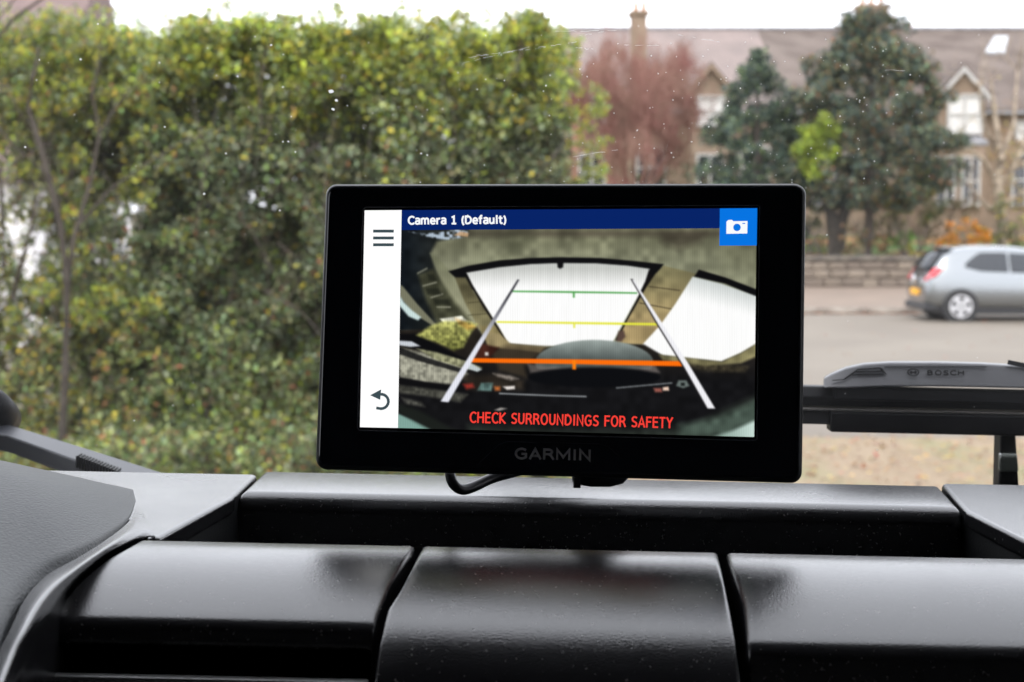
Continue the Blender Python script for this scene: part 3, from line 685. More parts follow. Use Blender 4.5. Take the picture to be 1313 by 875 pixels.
for x, sg in ((.68, -1), (3.16, -1), (.68, 1), (3.16, 1)):
    MB().tube([(x, sg * .60, .30), (x, sg * .878, .30)], .352, 32).build('wheel_arch', M_blk, car)
    if wh is None:
        t0 = MB().tube([(0, .0, 0), (0, -.02, 0), (0, -.185, 0), (0, -.2, 0)], [.285, .302, .302, .285], 32).build('wheel', M_tyre, car, smooth=False)
        mb = MB()
        for k in range(28):
            a, b = 2 * math.pi * k / 28, 2 * math.pi * (k + 1) / 28
            qd = [(math.cos(t) * r_, -.196, math.sin(t) * r_) for t, r_ in ((a, .195), (a, .225), (b, .225), (b, .195))]
            mb.hexa(qd, [(p[0], -.218, p[2]) for p in qd])
        for k in range(5):
            a = 2 * math.pi * k / 5 + .3
            ca, sa = math.cos(a), math.sin(a); w2 = .035
            qd = [(ca * .03 - sa * w2, -.208, sa * .03 + ca * w2), (ca * .03 + sa * w2, -.208, sa * .03 - ca * w2), (ca * .21 + sa * w2 * 1.5, -.208, sa * .21 - ca * w2 * 1.5), (ca * .21 - sa * w2 * 1.5, -.208, sa * .21 + ca * w2 * 1.5)]
            mb.prism(qd, (0, -.018, 0))
        mb.v = [v for v in mb.v]
        dk = MB().tube([(0, -.2, 0), (0, -.2135, 0)], [.17, .165], 24).build('wheel_disc', M_blk, t0)
        rm = mb.build('rim', M_rim, t0); wh = t0
    else:
        t0 = copy_tree(wh, car)
    t0.location = (x, sg * .69, .302); t0.rotation_euler = (0, random.random(), 0) if sg < 0 else (0, 0, math.pi)
MB().tube([(.25, -.60, .25), (.0, -.60, .25)], .03, 10).build('exhaust', M_rim, car)
MB().box(2.35, 2.5, -1.0, -.86, .93, 1.05).build('door_mirror', M_car, car, bevel=.03)
MB().box(2.35, 2.5, .86, 1.0, .93, 1.05).build('door_mirror', M_car, car, bevel=.03)

# ================================================================== VAN: DASHBOARD
def proj(v):      # van-frame point -> photograph pixel
    p = ROLL @ Vector(v); f = Vector((0, math.cos(PITCH), -math.sin(PITCH))); u = Vector((0, math.sin(PITCH), math.cos(PITCH)))
    d = p.dot(f); return CX + p.x / d * FPX, CY - p.dot(u) / d * FPX
def poly_x(line, row):
    if row <= line[0][1]: (a, b) = line[0], line[1]
    elif row >= line[-1][1]: (a, b) = line[-2], line[-1]
    else:
        for a, b in zip(line, line[1:]):
            if a[1] <= row <= b[1]: break
    return a[0] + (b[0] - a[0]) * (row - a[1]) / (b[1] - a[1])
def xedge(y, z, line):
    x = 0
    for _ in range(5):
        px, row = proj((x, y, z)); d = poly_x(line, row); x = vat(d, row, y).x
    return x
M_dash = mat('dash_plastic', (.016, .016, .018), .24, spec=1.0, bump=(1900, .38, .0002))
M_dashc = mat('dash_plastic_smooth', (.014, .014, .016), .22, spec=1.0, bump=(1900, .38, .0002))
def dusty(m, r0, r1):
    n = m.node_tree.nodes; l = m.node_tree.links; p = n['Principled BSDF']; tc = n['Texture Coordinate']
    t = n.new('ShaderNodeTexNoise'); t.inputs['Scale'].default_value = 22; t.inputs['Detail'].default_value = 5
    mr = n.new('ShaderNodeMapRange'); mr.inputs[1].default_value = .35; mr.inputs[2].default_value = .7; mr.inputs[3].default_value = r0; mr.inputs[4].default_value = r1
    l.new(tc.outputs['Object'], t.inputs['Vector']); l.new(t.outputs['Fac'], mr.inputs[0]); l.new(mr.outputs[0], p.inputs['Roughness'])
    d = n.new('ShaderNodeTexNoise'); d.inputs['Scale'].default_value = 900; d.inputs['Detail'].default_value = 1
    rp = n.new('ShaderNodeValToRGB'); rp.color_ramp.elements[0].position = .70; rp.color_ramp.elements[1].position = .76
    rp.color_ramp.elements[0].color = p.inputs['Base Color'].default_value; rp.color_ramp.elements[1].color = (.12, .115, .11, 1)
    l.new(tc.outputs['Object'], d.inputs['Vector']); l.new(d.outputs['Fac'], rp.inputs[0]); l.new(rp.outputs[0], p.inputs['Base Color'])
dusty(M_dash, .20, .28); dusty(M_dashc, .18, .26)
M_hood = mat('binnacle_plastic', (.013, .017, .020), .42, spec=.24, bump=(1250, .55, .0005))
M_recess = mat('recess_plastic', (.010, .011, .012), .6, spec=.25, bump=(1300, .5, .0002))
M_line = mat('edge_highlight', (.42, .42, .42), .35, metal=.7)  # pale metal colour that paints the highlight along the ledge edge
ZT = -.0915
db = van((0, .45, ZT)); dash = empty('dashboard', tuple(db), label='black plastic van dashboard with open tray and vent covers across the foreground', cat='dashboard')
DV = lambda v: van(v) - db
def sheet(name, rows, m, parent, closed=False, **k):
    n = len(rows[0]); V = [DV(p) for r in rows for p in r]; F = []
    for i in range(len(rows) - 1):
        for j in range(n - 1): F.append((i * n + j, i * n + j + 1, (i + 1) * n + j + 1, (i + 1) * n + j))
    me = bpy.data.meshes.new(name); me.from_pydata([tuple(v) for v in V], [], F); me.validate(); recalc(me)
    me.polygons.foreach_set('use_smooth', [True] * len(me.polygons))
    return link(name, me, m, parent, **k)
def panel(name, prof, eL, eR, m, parent, rnd=.0016, nx=36, skirt=.03, drop=None):
    rows = []
    for (y, z) in prof:
        xl_, xr_ = xedge(y, z, eL), xedge(y, z, eR); r = []
        r.append((xl_, y, z - skirt)); r.append((xl_, y, z - rnd * 1.2))
        for k in range(1, 5):
            a = R(90) * k / 4; r.append((xl_ + rnd * (1 - math.cos(a)), y, z - rnd + rnd * math.sin(a)))
        for k in range(1, nx): r.append((xl_ + rnd + (xr_ - xl_ - 2 * rnd) * k / nx, y, z))
        for k in range(4, 0, -1):
            a = R(90) * k / 4; r.append((xr_ - rnd * (1 - math.cos(a)), y, z - rnd + rnd * math.sin(a)))
        r.append((xr_, y, z - rnd * 1.2)); r.append((xr_, y, z - skirt)); rows.append(r)
    return sheet(name, rows, m, parent)
def arc(y, z, r, a0, a1, n):   # rolls over toward the driver: tangent angle a0 -> a1 downward
    pts = []
    for i in range(1, n + 1):
        a = R(a0 + (a1 - a0) * i / n); pts.append((y - r * (math.sin(a) - math.sin(R(a0))), z - r * (math.cos(R(a0)) - math.cos(a))))
    return pts
# rear strip behind the tray
yb_ = vpl(700, 613, ZT).y; yf_ = vpl(700, 641, ZT).y
prof = [(yb_ + .03, ZT - .02), (yb_ + .008, ZT - .002), (yb_, ZT), (yf_ + .012, ZT), (yf_ + .005, ZT)] + arc(yf_ + .005, ZT, .007, 0, 86, 8)
prof += [(prof[-1][0], ZT - .025), (prof[-1][0] , ZT - .055)]
panel('rear_strip', prof, [(334, 608), (302, 638), (302, 700)], [(1200, 618), (1234, 655), (1234, 700)], M_dash, dash, rnd=.002)
# left flat part, and the band sweeping round the binnacle
def flat(name, pxs, z, m, parent, th=.006):
    q = [vpl(a, b, z) for a, b in pxs]; mb = MB().prism(q, (0, 0, -th)); mb.xf(DV); return mb.build(name, m, parent, bevel=.0015)
flat('top_pad', [(-500, 590), (170, 605), (330, 608), (298, 638), (205, 689), (190, 690), (165, 668), (120, 650), (-500, 650)], ZT, M_dash, dash)
flat('top_pad', [(1207, 619.5), (1340, 622), (1700, 628), (1700, 800), (1366, 719), (1239, 655)], ZT, M_dash, dash)
Fp = [(176, 642), (166, 668), (134, 694), (97, 717), (60, 738), (33, 767), (13, 808), (0, 834), (-14, 870), (-30, 920), (-50, 980)]
Gp = [(199, 689), (181, 692), (134, 717), (97, 747), (77, 774), (64, 798), (50, 821), (40, 842), (28, 873), (15, 910), (0, 970)]
rows = []
def sm0(L, t):
    A_ = np.array(L, float); n_ = len(A_) - 1; i = min(int(t * n_), n_ - 1); f = t * n_ - i
    p0, p1, p2, p3 = A_[max(i - 1, 0)], A_[i], A_[i + 1], A_[min(i + 2, n_)]
    return .5 * (2 * p1 + (p2 - p0) * f + (2 * p0 - 5 * p1 + 4 * p2 - p3) * f * f + (3 * p1 - p0 - 3 * p2 + p3) * f ** 3)
for i in range(61):
    t = i / 60; f, g_ = sm0(Fp, t), sm0(Gp, t); zz = ZT + .0004 - .016 * max(0, t - .22) ** 1.3; r = []
    for k in range(13):
        s_ = k / 12; px = f[0] + (g_[0] - f[0]) * s_; py = f[1] + (g_[1] - f[1]) * s_
        bump_ = .0035 * min(1, t * 2.2) * (math.sin(math.pi * min(1, s_ * 1.25)) ** 1.5) - .004 * max(0, s_ - .8) / .2 * min(1, t * 3)
        r.append(vpl(px, py, zz + bump_ ))
    r.append(vpl(g_[0], g_[1], zz - .004) + Vector((0, 0, -.03))); rows.append(r)
sheet('side_band', rows, M_dash, dash)
# instrument hood on the left
Rv = [(-.1185, .5005), (-.128, .508), (-.142, .515), (-.160, .52), (-.180, .525), (-.205, .53), (-.235, .53), (-.265, .53), (-.30, .53), (-.35, .53), (-.42, .53)]
Hh = [0, .0020, .0055, .0092, .0125, .015, .017, .0185, .0195, .021, .022]
rows = []
def sm(L, t):
    """smooth curve through the list L"""
    A_ = np.array(L, float); n_ = len(A_) - 1; i = min(int(t * n_), n_ - 1); f = t * n_ - i
    p0, p1, p2, p3 = A_[max(i - 1, 0)], A_[i], A_[i + 1], A_[min(i + 2, n_)]
    return .5 * (2 * p1 + (p2 - p0) * f + (2 * p0 - 5 * p1 + 4 * p2 - p3) * f * f + (3 * p1 - p0 - 3 * p2 + p3) * f ** 3)
for i in range(101):
    t = i / 100; f = sm(Fp, t); fv = vpl(f[0] - 2, f[1], ZT - .016 * max(0, t - .22) ** 1.3 + .0003); rv = sm(Rv, t); H = sm(Hh, t); r = []
    for k in range(33):
        s_ = k / 32; x = fv.x + (rv[0] - fv.x) * s_; y = fv.y + (rv[1] - fv.y) * s_
        z0_ = fv.z + (ZT + .0003 - fv.z) * min(1, s_ * 2)
        r.append((x, y, z0_ + H * max(0, math.sin(math.pi * s_ ** 1.35)) ** .8 if 0 < s_ < 1 else z0_ - .004))
    rows.append(r)
sheet('instrument_hood', rows, M_hood, dash)
# tray
zt_, zf_ = ZT - .0008, ZT - .048
A, B_, C_, D_ = vpl(199, 691, zt_), vpl(309, 634, zt_), vpl(1228, 652, zt_), vpl(1369, 719, zt_)
def low(p, dx): return Vector((p.x + dx, p.y, zf_))
a_, b_, c_, d_ = low(A, .004), low(B_, .003), low(C_, -.003), low(D_, -.004)
MB().add([A, B_, b_, a_], [(0, 1, 2, 3)]).add([D_, C_, c_, d_], [(0, 1, 2, 3)]).add([a_, b_, c_, d_], [(0, 1, 2, 3)]).add([A + Vector((0, .002, -.001)), a_ + Vector((0, .002, 0)), d_ + Vector((0, .002, 0)), D_ + Vector((0, .002, -.001))], [(0, 1, 2, 3)]).xf(DV).build('tray', M_recess, dash)
# vent covers
LE_L = [(185, 689), (134, 717), (97, 747), (77, 774), (64, 798), (56, 821), (52, 875)]
LE_R = [(533, 700), (501, 748), (484, 789), (478, 816), (474, 875)]
CE_L = [(541, 700), (512, 755), (496, 779), (486, 823), (479, 875), (474, 950)]
CE_R = [(921, 708), (931, 749), (938, 782), (944, 816), (951, 875), (956, 950)]
RE_L = [(931, 709), (942, 742), (952, 772), (957, 816), (961, 843), (966, 900)]
RE_R = [(1600, 719), (1600, 800), (1600, 900)]
y0_ = vpl(656, 702, ZT).y
def common(px_mid, row_lip, r=.095):
    """shared crowned top: flat at the back, rolling toward the driver until it shows at row_lip"""
    x = vpl(px_mid, row_lip, ZT).x
    pr = [(y0_ + .001, ZT - .03), (y0_ + .001, ZT - .002), (y0_, ZT - .0006), (y0_ - .0015, ZT), (y0_ - .010, ZT)]; p = pr[-1]; a = 0
    while True:
        a += 1.5; q = arc(p[0], p[1], r, 0, a, 1)[-1]
        if proj((x, q[0], q[1]))[1] > row_lip or a > 60: return pr, a
        pr.append(q)
prof, a = common(275, 793); p = prof[-1]; prof += arc(p[0], p[1], .0045, a, 90, 7)
p = prof[-1]; prof += [(p[0], p[1] - .0022), (p[0] + .002, p[1] - .0035), (p[0] + .03, p[1] - .006)]
panel('vent_cover', prof, LE_L, LE_R, M_dash, dash, skirt=.02)
# slot and ledge below the left cover
yv = p[0] ; zl = vat(275, 863, yv).z
xa, xb = xedge(yv, zl, [(76, 850), (70, 900)]), xedge(yv, zl, [(474, 850), (474, 900)])
mb = MB().box(xa, xb, yv - .004, yv + .06, zl - .10, zl - .0006); mb.xf(DV).build('lower_ledge', M_dashc, dash, bevel=.0012)
mb = MB().box(xa, xb, yv - .0056, yv - .0028, zl - .0014, zl + .0002); mb.xf(DV).build('ledge_highlight', M_line, dash, bevel=.0004)  # bright strip painting the sky-lit front edge of the ledge
MB().box(-.5, .6, yv + .04, yv + .05, -.3, ZT - .018).xf(DV).build('inner_wall', M_recess, dash)
# right cover
prof, a = common(1130, 828, .10); p = prof[-1]; prof += arc(p[0], p[1], .006, a, 86, 7); p = prof[-1]; prof += [(p[0] - .001, p[1] - .03), (p[0] - .002, p[1] - .12)]
panel('vent_cover', prof, RE_L, RE_R, M_dash, dash, skirt=.02)
# centre cover
prof, a = common(740, 808); p = prof[-1]; prof += arc(p[0], p[1], .034, a, 78, 18); p = prof[-1]; prof += [(p[0] - .008, p[1] - .035), (p[0] - .010, p[1] - .10)]
panel('vent_cover', prof, CE_L, CE_R, M_dashc, dash, skirt=.02)
# body under the covers
MB().box(-.75, .75, yv + .052, .62, -.75, -.142).xf(DV).build('lower_body', M_recess, dash)
MB().box(-.75, .75, yv + .052, y0_ - .004, -.142, ZT - .022).xf(DV).build('vent_housing', M_recess, dash)

# ================================================================== WINDSCREEN
def wsy(z): return .66 - .62 * (z + .1)
wb = van((0, .66, -.1)); WV = lambda v: van(v) - wb
ws = empty('windscreen', tuple(wb), label='van windscreen with dust specks and fine scratches between dashboard and hedge', cat='windscreen')
z0w, z1w = -.165, .66; zs = [z0w, z1w]
q = [Vector((-.93, wsy(z0w), z0w)), Vector((.93, wsy(z0w), z0w)), Vector((.93, wsy(z1w), z1w)), Vector((-.93, wsy(z1w), z1w))]
nW = Vector((0, .85, .527))
MB().hexa(q, [v + nW * .005 for v in q]).xf(WV).build('glass', glass_mat('windscreen_glass', .0035), ws)
M_speck = mat('dust_speck', (.75, .75, .73), .9)
_n = M_speck.node_tree.nodes; _t = _n.new('ShaderNodeBsdfTranslucent'); _t.inputs[0].default_value = (.8, .8, .78, 1); _m = _n.new('ShaderNodeMixShader'); _m.inputs[0].default_value = .75
M_speck.node_tree.links.new(_n['Principled BSDF'].outputs[0], _m.inputs[1]); M_speck.node_tree.links.new(_t.outputs[0], _m.inputs[2]); M_speck.node_tree.links.new(_m.outputs[0], _n['Material Output'].inputs[0])
def wpt(px, py, off=-.0006):
    d = ROLLI @ ray(px, py); t = (.66 - .62 * .1) / (d.y + .62 * d.z); return d * t + nW * off
mb = MB(); 
ex = Vector((1, 0, 0)); ey = Vector((0, -.527, .85))
SP = [(425, 116, 4), (432, 128, 3), (427, 139, 3), (104, 75, 2.2), (51, 76, 1.6), (205, 80, 1.4), (290, 196, 1.6), (348, 57, 2), (305, 97, 1.8), (363, 181, 1.5), (370, 181, 1.5), (379, 194, 1.7), (212, 162, 1.5), (262, 248, 2), (359, 269, 1.5), (363, 111, 1.6), (33, 188, 2), (126, 30, 1.4), (700, 109, 1.6), (697, 116, 1.3), (278, 96, 1.2), (540, 196, 1.6), (548, 198, 1.5), (612, 114, 1.2)]
for i in range(330):
    px = random.triangular(350, 1313, 1150) if i < 210 else random.uniform(0, 1313); SP.append((px, random.uniform(30, 240) if i < 240 else random.uniform(30, 600), random.choice([.6, .7, .85, 1.1])))
for px, py, r in SP:
    c = wpt(px, py); k = r / FPX * c.y * .80; n_ = 6; a0 = random.random() * 6
    ring = [c + (ex * math.cos(a0 + j * 2 * math.pi / n_) + ey * math.sin(a0 + j * 2 * math.pi / n_)) * k * random.uniform(.6, 1.3) for j in range(n_)]
    mb.add(ring, [tuple(range(n_))])
mb.xf(WV).build('dust_speck', M_speck, ws, kind='stuff')
mb = MB()
def scratch(pts, w_=.35):
    P_ = [wpt(a, b) for a, b in pts]
    for p_, q_ in zip(P_, P_[1:]):
        if random.random() < .38: continue
        h = ey * (w_ * random.uniform(.3, .9) / FPX * .45); mb.add([p_ - h, q_ - h, q_ + h, p_ + h], [(0, 1, 2, 3)])
def sline(a, b, c, d, n=16): return [(a + (c - a) * i / n + random.gauss(0, .5), b + (d - b) * i / n + random.gauss(0, .35)) for i in range(n + 1)]
for s_ in ((594, 80, 690, 57, 26), (600, 73, 700, 60, 26), (612, 70, 680, 62, 16), (690, 60, 740, 53, 12), (735, 60, 760, 62, 10), (700, 40, 790, 38, 16), (800, 57, 850, 58, 10), (870, 44, 922, 53, 14), (742, 45, 775, 40, 8), (850, 200, 864, 160, 10), (735, 200, 800, 190, 8), (1130, 89, 1160, 90, 6)):
    scratch(sline(*s_))
mb.xf(WV).build('scratch', M_speck, ws, kind='stuff')

# ================================================================== WIPERS
M_wip = mat('wiper_black', (.006, .006, .007), .4, spec=.10, bump=(900, .2, .0002)); M_clip = mat('wiper_clip', (.075, .075, .08), .36, spec=.6, bump=(1100, .25, .0001))
YW = .672
def vw(px, py, y=YW): return vat(px, py, y)
wpb = van(vw(1180, 510)); PV = lambda v: van(v) - wpb
wp = empty('windscreen_wiper', tuple(wpb), label='black wiper blade with grey lettered clip on the right of the windscreen', cat='wiper')
def zrow(px, row, y=YW): return vat(px, row, y).z
# upright sections measured at x=1180; the blade runs level along the glass
def zz_(row): return zrow(1180, row)
x_l, x_r = vw(600, 520).x, vw(1750, 520).x
def lath(name, prof, x0, x1, m, parent, bevel=.0006, **k):
    mb = MB().prism([(x0, y, z) for y, z in prof], (x1 - x0, 0, 0)); return mb.xf(PV).build(name, m, parent, bevel=bevel, **k)
lath('spoiler', [(YW, zz_(524)), (YW - .002, zz_(512)), (YW + .001, zz_(499)), (YW + .006, zz_(498)), (YW + .010, zz_(512)), (YW + .008, zz_(524))], x_l, x_r, M_wip, wp, .001)
lath('steel_rail', [(YW - .003, zz_(528.5)), (YW - .003, zz_(525.5)), (YW + .006, zz_(525)), (YW + .006, zz_(528.5))], x_l, x_r, mat('wiper_rail', (.16, .15, .14), .35, metal=.7), wp, .0002)
lath('rubber', [(YW - .001, zz_(529)), (YW - .003, zz_(546)), (YW + .004, zz_(547)), (YW + .005, zz_(529))], x_l, x_r, M_wip, wp)
lath('clip_skirt', [(YW - .0045, zz_(529)), (YW - .005, zz_(555)), (YW + .004, zz_(555)), (YW + .005, zz_(529))], vw(1062, 540).x, vw(1420, 540).x, M_wip, wp, .001)
lath('clip_skirt', [(YW - .004, zz_(498)), (YW - .005, zz_(514)), (YW + .004, zz_(514)), (YW + .005, zz_(498))], vw(1068, 510).x, vw(1420, 510).x, M_wip, wp, .001)
# moulded clip: front low edge, sloping face, top edge; tapering to the left
FYc, BYc = YW - .008, YW + .006
def cl(px, rb, rt): return (vat(px, rb, FYc), vat(px, rt + 2, FYc + .004), vat(px, rt, BYc), vat(px, rb, BYc + .001))
st = [cl(1056, 498, 484), cl(1066, 498, 478), cl(1085, 498, 470), cl(1108, 497, 465), cl(1140, 496, 463), cl(1200, 496, 463), cl(1258, 497, 464.5), cl(1300, 498, 467), cl(1420, 500, 470)]
V = [p for s_ in st for p in s_]; F = [(0, 1, 2, 3), tuple(len(V) - 4 + j for j in (3, 2, 1, 0))]
for i in range(len(st) - 1):
    for j in range(4): F.append((i * 4 + j, i * 4 + (j + 1) % 4, (i + 1) * 4 + (j + 1) % 4, (i + 1) * 4 + j))
MB().add(V, F).xf(PV).build('clip', M_clip, wp, bevel=.0009)
def face_pt(px, py, off=.0003): return vat(px, py, FYc + .0015 - off - (498 - py) * -.00006)
def strip(pts, w_, nm, m, off=.0006):
    mb = MB()
    for (a, b), (c, d) in zip(pts, pts[1:]):
        n_ = math.hypot(c - a, d - b); nx_, ny_ = -(d - b) / n_ * w_ / 2, (c - a) / n_ * w_ / 2
        q = [clip_pt(a - nx_, b - ny_, off), clip_pt(c - nx_, d - ny_, off), clip_pt(c + nx_, d + ny_, off), clip_pt(a + nx_, b + ny_, off)]
        mb.hexa(q, [p - Vector((0, .0005, 0)) for p in q])
    return mb.xf(PV).build(nm, m, wp)
def clip_pt(px, py, off=.0004):
    # front face leans back from (FYc, row 498) to (FYc+.004, row 465)
    t = (498 - py) / 33.0; return vat(px, py, FYc + .004 * t - off)
M_groove = mat('clip_groove', (.008, .008, .008), .95, spec=.0)
strip([(1083, 486), (1100, 474), (1128, 472), (1136, 480)], 1.6, 'groove', M_groove); strip([(1096, 477), (1130, 476)], 1.2, 'groove', M_groove); strip([(1092, 481), (1133, 480)], 1.2, 'groove', M_groove)
strip([(1067, 488), (1083, 486.5)], 1.0, 'groove', M_groove); strip([(1134, 470.5), (1265, 470.5)], 1.0, 'groove', M_groove); strip([(1130, 472), (1136, 480)], 1.0, 'groove', M_groove)
strip([(1292, 464.5), (1320, 470), (1345, 474)], 6, 'arm_slot', M_wip)
# arm going down from the clip
mb = MB(); q = [vat(1283, 557, YW), vat(1303, 557, YW), vat(1308, 640, YW - .004), vat(1281, 640, YW - .004)]
mb.hexa(q, [p + Vector((0, .010, 0)) for p in q]).xf(PV).build('arm', M_wip, wp, bevel=.001)
mb = MB(); q = [vat(1283, 582, YW - .006), vat(1305, 582, YW - .006), vat(1307, 606, YW - .008), vat(1282, 606, YW - .008)]
mb.hexa(q, [p + Vector((0, .004, 0)) for p in q]).xf(PV).build('arm_cover', mat('clear_sleeve', (.10, .11, .10), .2), wp, bevel=.001)

# second wiper arm low on the left
w2b = van(vat(60, 570, .71)); QV = lambda v: van(v) - w2b
w2 = empty('wiper_arm', tuple(w2b), label='dark grey wiper arm lying low on the left behind the instrument hood', cat='wiper')
L0, L1 = vat(-60, 532, .74), vat(12, 544, .735); L2, L3 = vat(110, 574, .72), vat(226, 611, .70)
up_ = [L0, L1, L2, L3]
lo_ = [vat(-60, 546, .715), vat(10, 559, .715), vat(85, 586, .70), vat(165, 614, .685)]
bt_ = [vat(-60, 566, .72), vat(10, 580, .72), vat(80, 606, .705), vat(120, 625, .69)]
V = up_ + lo_ + bt_ + [p + Vector((0, .02, -.004)) for p in bt_]
F = []
for r_ in range(3):
    for i in range(3): F.append((r_ * 4 + i, r_ * 4 + i + 1, r_ * 4 + i + 5, r_ * 4 + i + 4))
for i in range(3): F.append((12 + i, 13 + i, 1 + i, i))
F += [(0, 4, 8, 12), (3, 15, 11, 7)]
MB().add(V, F).xf(QV).build('arm', mat('arm_grey', (.026, .028, .034), .45), w2, bevel=.0015)
mb = MB()
for i in range(14):
    t = i / 13; a = vat(100 + 50 * t, 594 + 19 * t, .698 - .008 * t); mb.box(a.x - .0004, a.x + .0004, a.y - .002, a.y + .006, a.z - .002, a.z + .0035)
mb.xf(QV).build('rib', M_wip, w2, kind='stuff')
c = vat(-6, 521, .735); MB().tube([c + Vector((0, .012, -.008)), c + Vector((0, .004, -.004)), c + Vector((0, -.006, .001)), c + Vector((0, -.011, .003))], [.0085, .009, .0085, .005], 20).xf(QV).build('pivot_cap', M_wip, w2, smooth=True)

# ================================================================== VAN CABIN
M_liner = mat('headliner', (.07, .068, .065), .95); M_trim = mat('cabin_trim', (.03, .03, .032), .8)
cvb = van((0, -.2, -1.5)); CV = lambda v: van(v) - cvb
cab = empty('van_cabin', tuple(cvb), label='dark enclosed van cabin around the camera, seen only in reflections', cat='van')
MB().box(-.95, .95, -1.3, wsy(.66) + .01, .655, .70).xf(CV).build('roof_lining', M_liner, cab)
MB().box(-.95, .95, -1.34, -1.30, -1.45, .70).xf(CV).build('bulkhead', M_trim, cab)
MB().box(-.95, .95, -1.3, .62, -1.50, -1.45).xf(CV).build('floor', M_trim, cab)
for sg in (-1, 1):
    x = sg * .95
    MB().box(x - .03, x + .03, -1.3, .70, -1.5, -.06).xf(CV).build('door_panel', M_trim, cab)
    MB().box(x - .03, x + .03, -1.3, .18, -.058, .655).xf(CV).build('side_light_blocker', M_trim, cab)  # unseen blank panel, extended forward to keep side light off the dash
    MB().box(x - .004, x + .004, .181, .60, -.058, .655).xf(CV).build('side_window', glass_mat('side_glass', .01), cab)
    MB().hexa([(x - .04, .60, -.16), (x + .04, .60, -.16), (x + .04, .70, -.16), (x - .04, .70, -.16)], [(x - .04, .10, .70), (x + .04, .10, .70), (x + .04, .20, .70), (x - .04, .20, .70)]).xf(CV).build('windscreen_pillar', M_trim, cab)
M_paint = mat('van_paint', (.35, .35, .36), .35, coat=.5)
MB().hexa([(-.95, .70, -.21), (.95, .70, -.21), (.95, .90, -.22), (-.95, .90, -.22)], [(-.95, .70, -.19), (.95, .70, -.19), (.95, .90, -.20), (-.95, .90, -.20)]).xf(CV).build('scuttle', M_blk, cab)
MB().hexa([(-.93, .905, -.225), (.93, .905, -.225), (.90, 1.55, -.62), (-.90, 1.55, -.62)], [(-.93, .905, -.20), (.93, .905, -.20), (.90, 1.55, -.59), (-.90, 1.55, -.59)]).xf(CV).build('bonnet', M_paint, cab, bevel=.01)
MB().hexa([(-.90, 1.50, -1.5), (.90, 1.50, -1.5), (.90, 1.55, -1.5), (-.90, 1.55, -1.5)], [(-.90, 1.50, -.60), (.90, 1.50, -.60), (.90, 1.55, -.622), (-.90, 1.55, -.622)]).xf(CV).build('front_panel', M_paint, cab)
mb = None
for x, y in ((-.82, .95), (.82, .95), (-.82, -1.0), (.82, -1.0)):
    c = van((x, y, 0)); c.z = .33
    MB().tube([c + Vector((-.1, 0, 0)), c + Vector((.1, 0, 0))], .33, 24).xf(lambda v: v - cvb).build('wheel', M_tyre, cab)

# ================================================================== DISPLAY UNIT
rt_ = Vector((.98647, -.01463, .16331)); up0 = Vector((.0201, .9966, -.0811)); up0 = (up0 - rt_ * up0.dot(rt_)).normalized(); rt_ = rt_.normalized(); nm_ = rt_.cross(up0)
CR = Matrix.Rotation(R(90) - PITCH, 3, 'X')
D3 = CR @ Matrix((rt_, up0, nm_)).transposed(); DT = Vector((0, 0, EYE)) + CR @ Vector((.01253, .00364, -.4571))
dev = empty('display_unit', tuple(DT), label='black sat nav display showing a reversing camera picture with guide lines', cat='display')
dev.rotation_euler = D3.to_euler()
D3I = D3.inverted()
def dl(px, py, z=0.0):     # photograph pixel -> point on the display's front plane
    o = D3I @ (Vector((0, 0, EYE)) - DT); d = D3I @ ray(px, py); t = (z - o.z) / d.z; return o + d * t
W2, H2 = .1403 / 2, .0846 / 2
def rrect(w2_, h2_, r, n=6):
    pts = []
    for cx_, cy_, a0 in ((w2_ - r, h2_ - r, 0), (-w2_ + r, h2_ - r, 90), (-w2_ + r, -h2_ + r, 180), (w2_ - r, -h2_ + r, 270)):
        for k in range(n + 1): a = R(a0 + 90 * k / n); pts.append((cx_ + r * math.cos(a), cy_ + r * math.sin(a)))
    return pts
M_case = mat('display_case', (.012, .013, .016), .38, bump=(1500, .12, .0001)); M_bez = mat('glossy_bezel', (.0055, .0075, .013), .14, spec=.5)
def loftz(layers, name, m, parent, **k):
    V = []; F = []; n = len(layers[0][0])
    for pts, z in layers: V += [(x, y, z) for x, y in pts]
    for i in range(len(layers) - 1):
        for j in range(n): F.append((i * n + j, i * n + (j + 1) % n, (i + 1) * n + (j + 1) % n, (i + 1) * n + j))
    F.append(tuple(range(n))[::-1]); F.append(tuple((len(layers) - 1) * n + j for j in range(n)))
    mb = MB().add(V, F); o = mb.build(name, m, parent, **k)
    return o
loftz([(rrect(W2 - .010, H2 - .010, .005), -.020), (rrect(W2 - .003, H2 - .003, .0045), -.0165), (rrect(W2 - .0006, H2 - .0006, .0042), -.013), (rrect(W2, H2, .0031), -.003), (rrect(W2 - .0002, H2 - .0002, .0031), -.0012), (rrect(W2 - .0009, H2 - .0009, .0028), -.0003)], 'case', M_case, dev, bevel=.0004)
loftz([(rrect(W2 - .0013, H2 - .0013, .0026), -.001), (rrect(W2 - .0013, H2 - .0013, .0026), -.00005), (rrect(W2 - .0016, H2 - .0016, .0025), .0001)], 'bezel', M_bez, dev)
def dquad(name, pxs, m, z, parent=dev):
    q = [dl(a, b, z) for a, b in pxs]; me = bpy.data.meshes.new(name); n = len(q)
    me.from_pydata([tuple(v) for v in q], [], [tuple(range(n))]); me.update()
    bm = bmesh.new(); bm.from_mesh(me); bm.normal_update()
    for f in bm.faces:
        if f.normal.z < 0: f.normal_flip()
    bm.to_mesh(me); bm.free(); return link(name, me, m, parent)
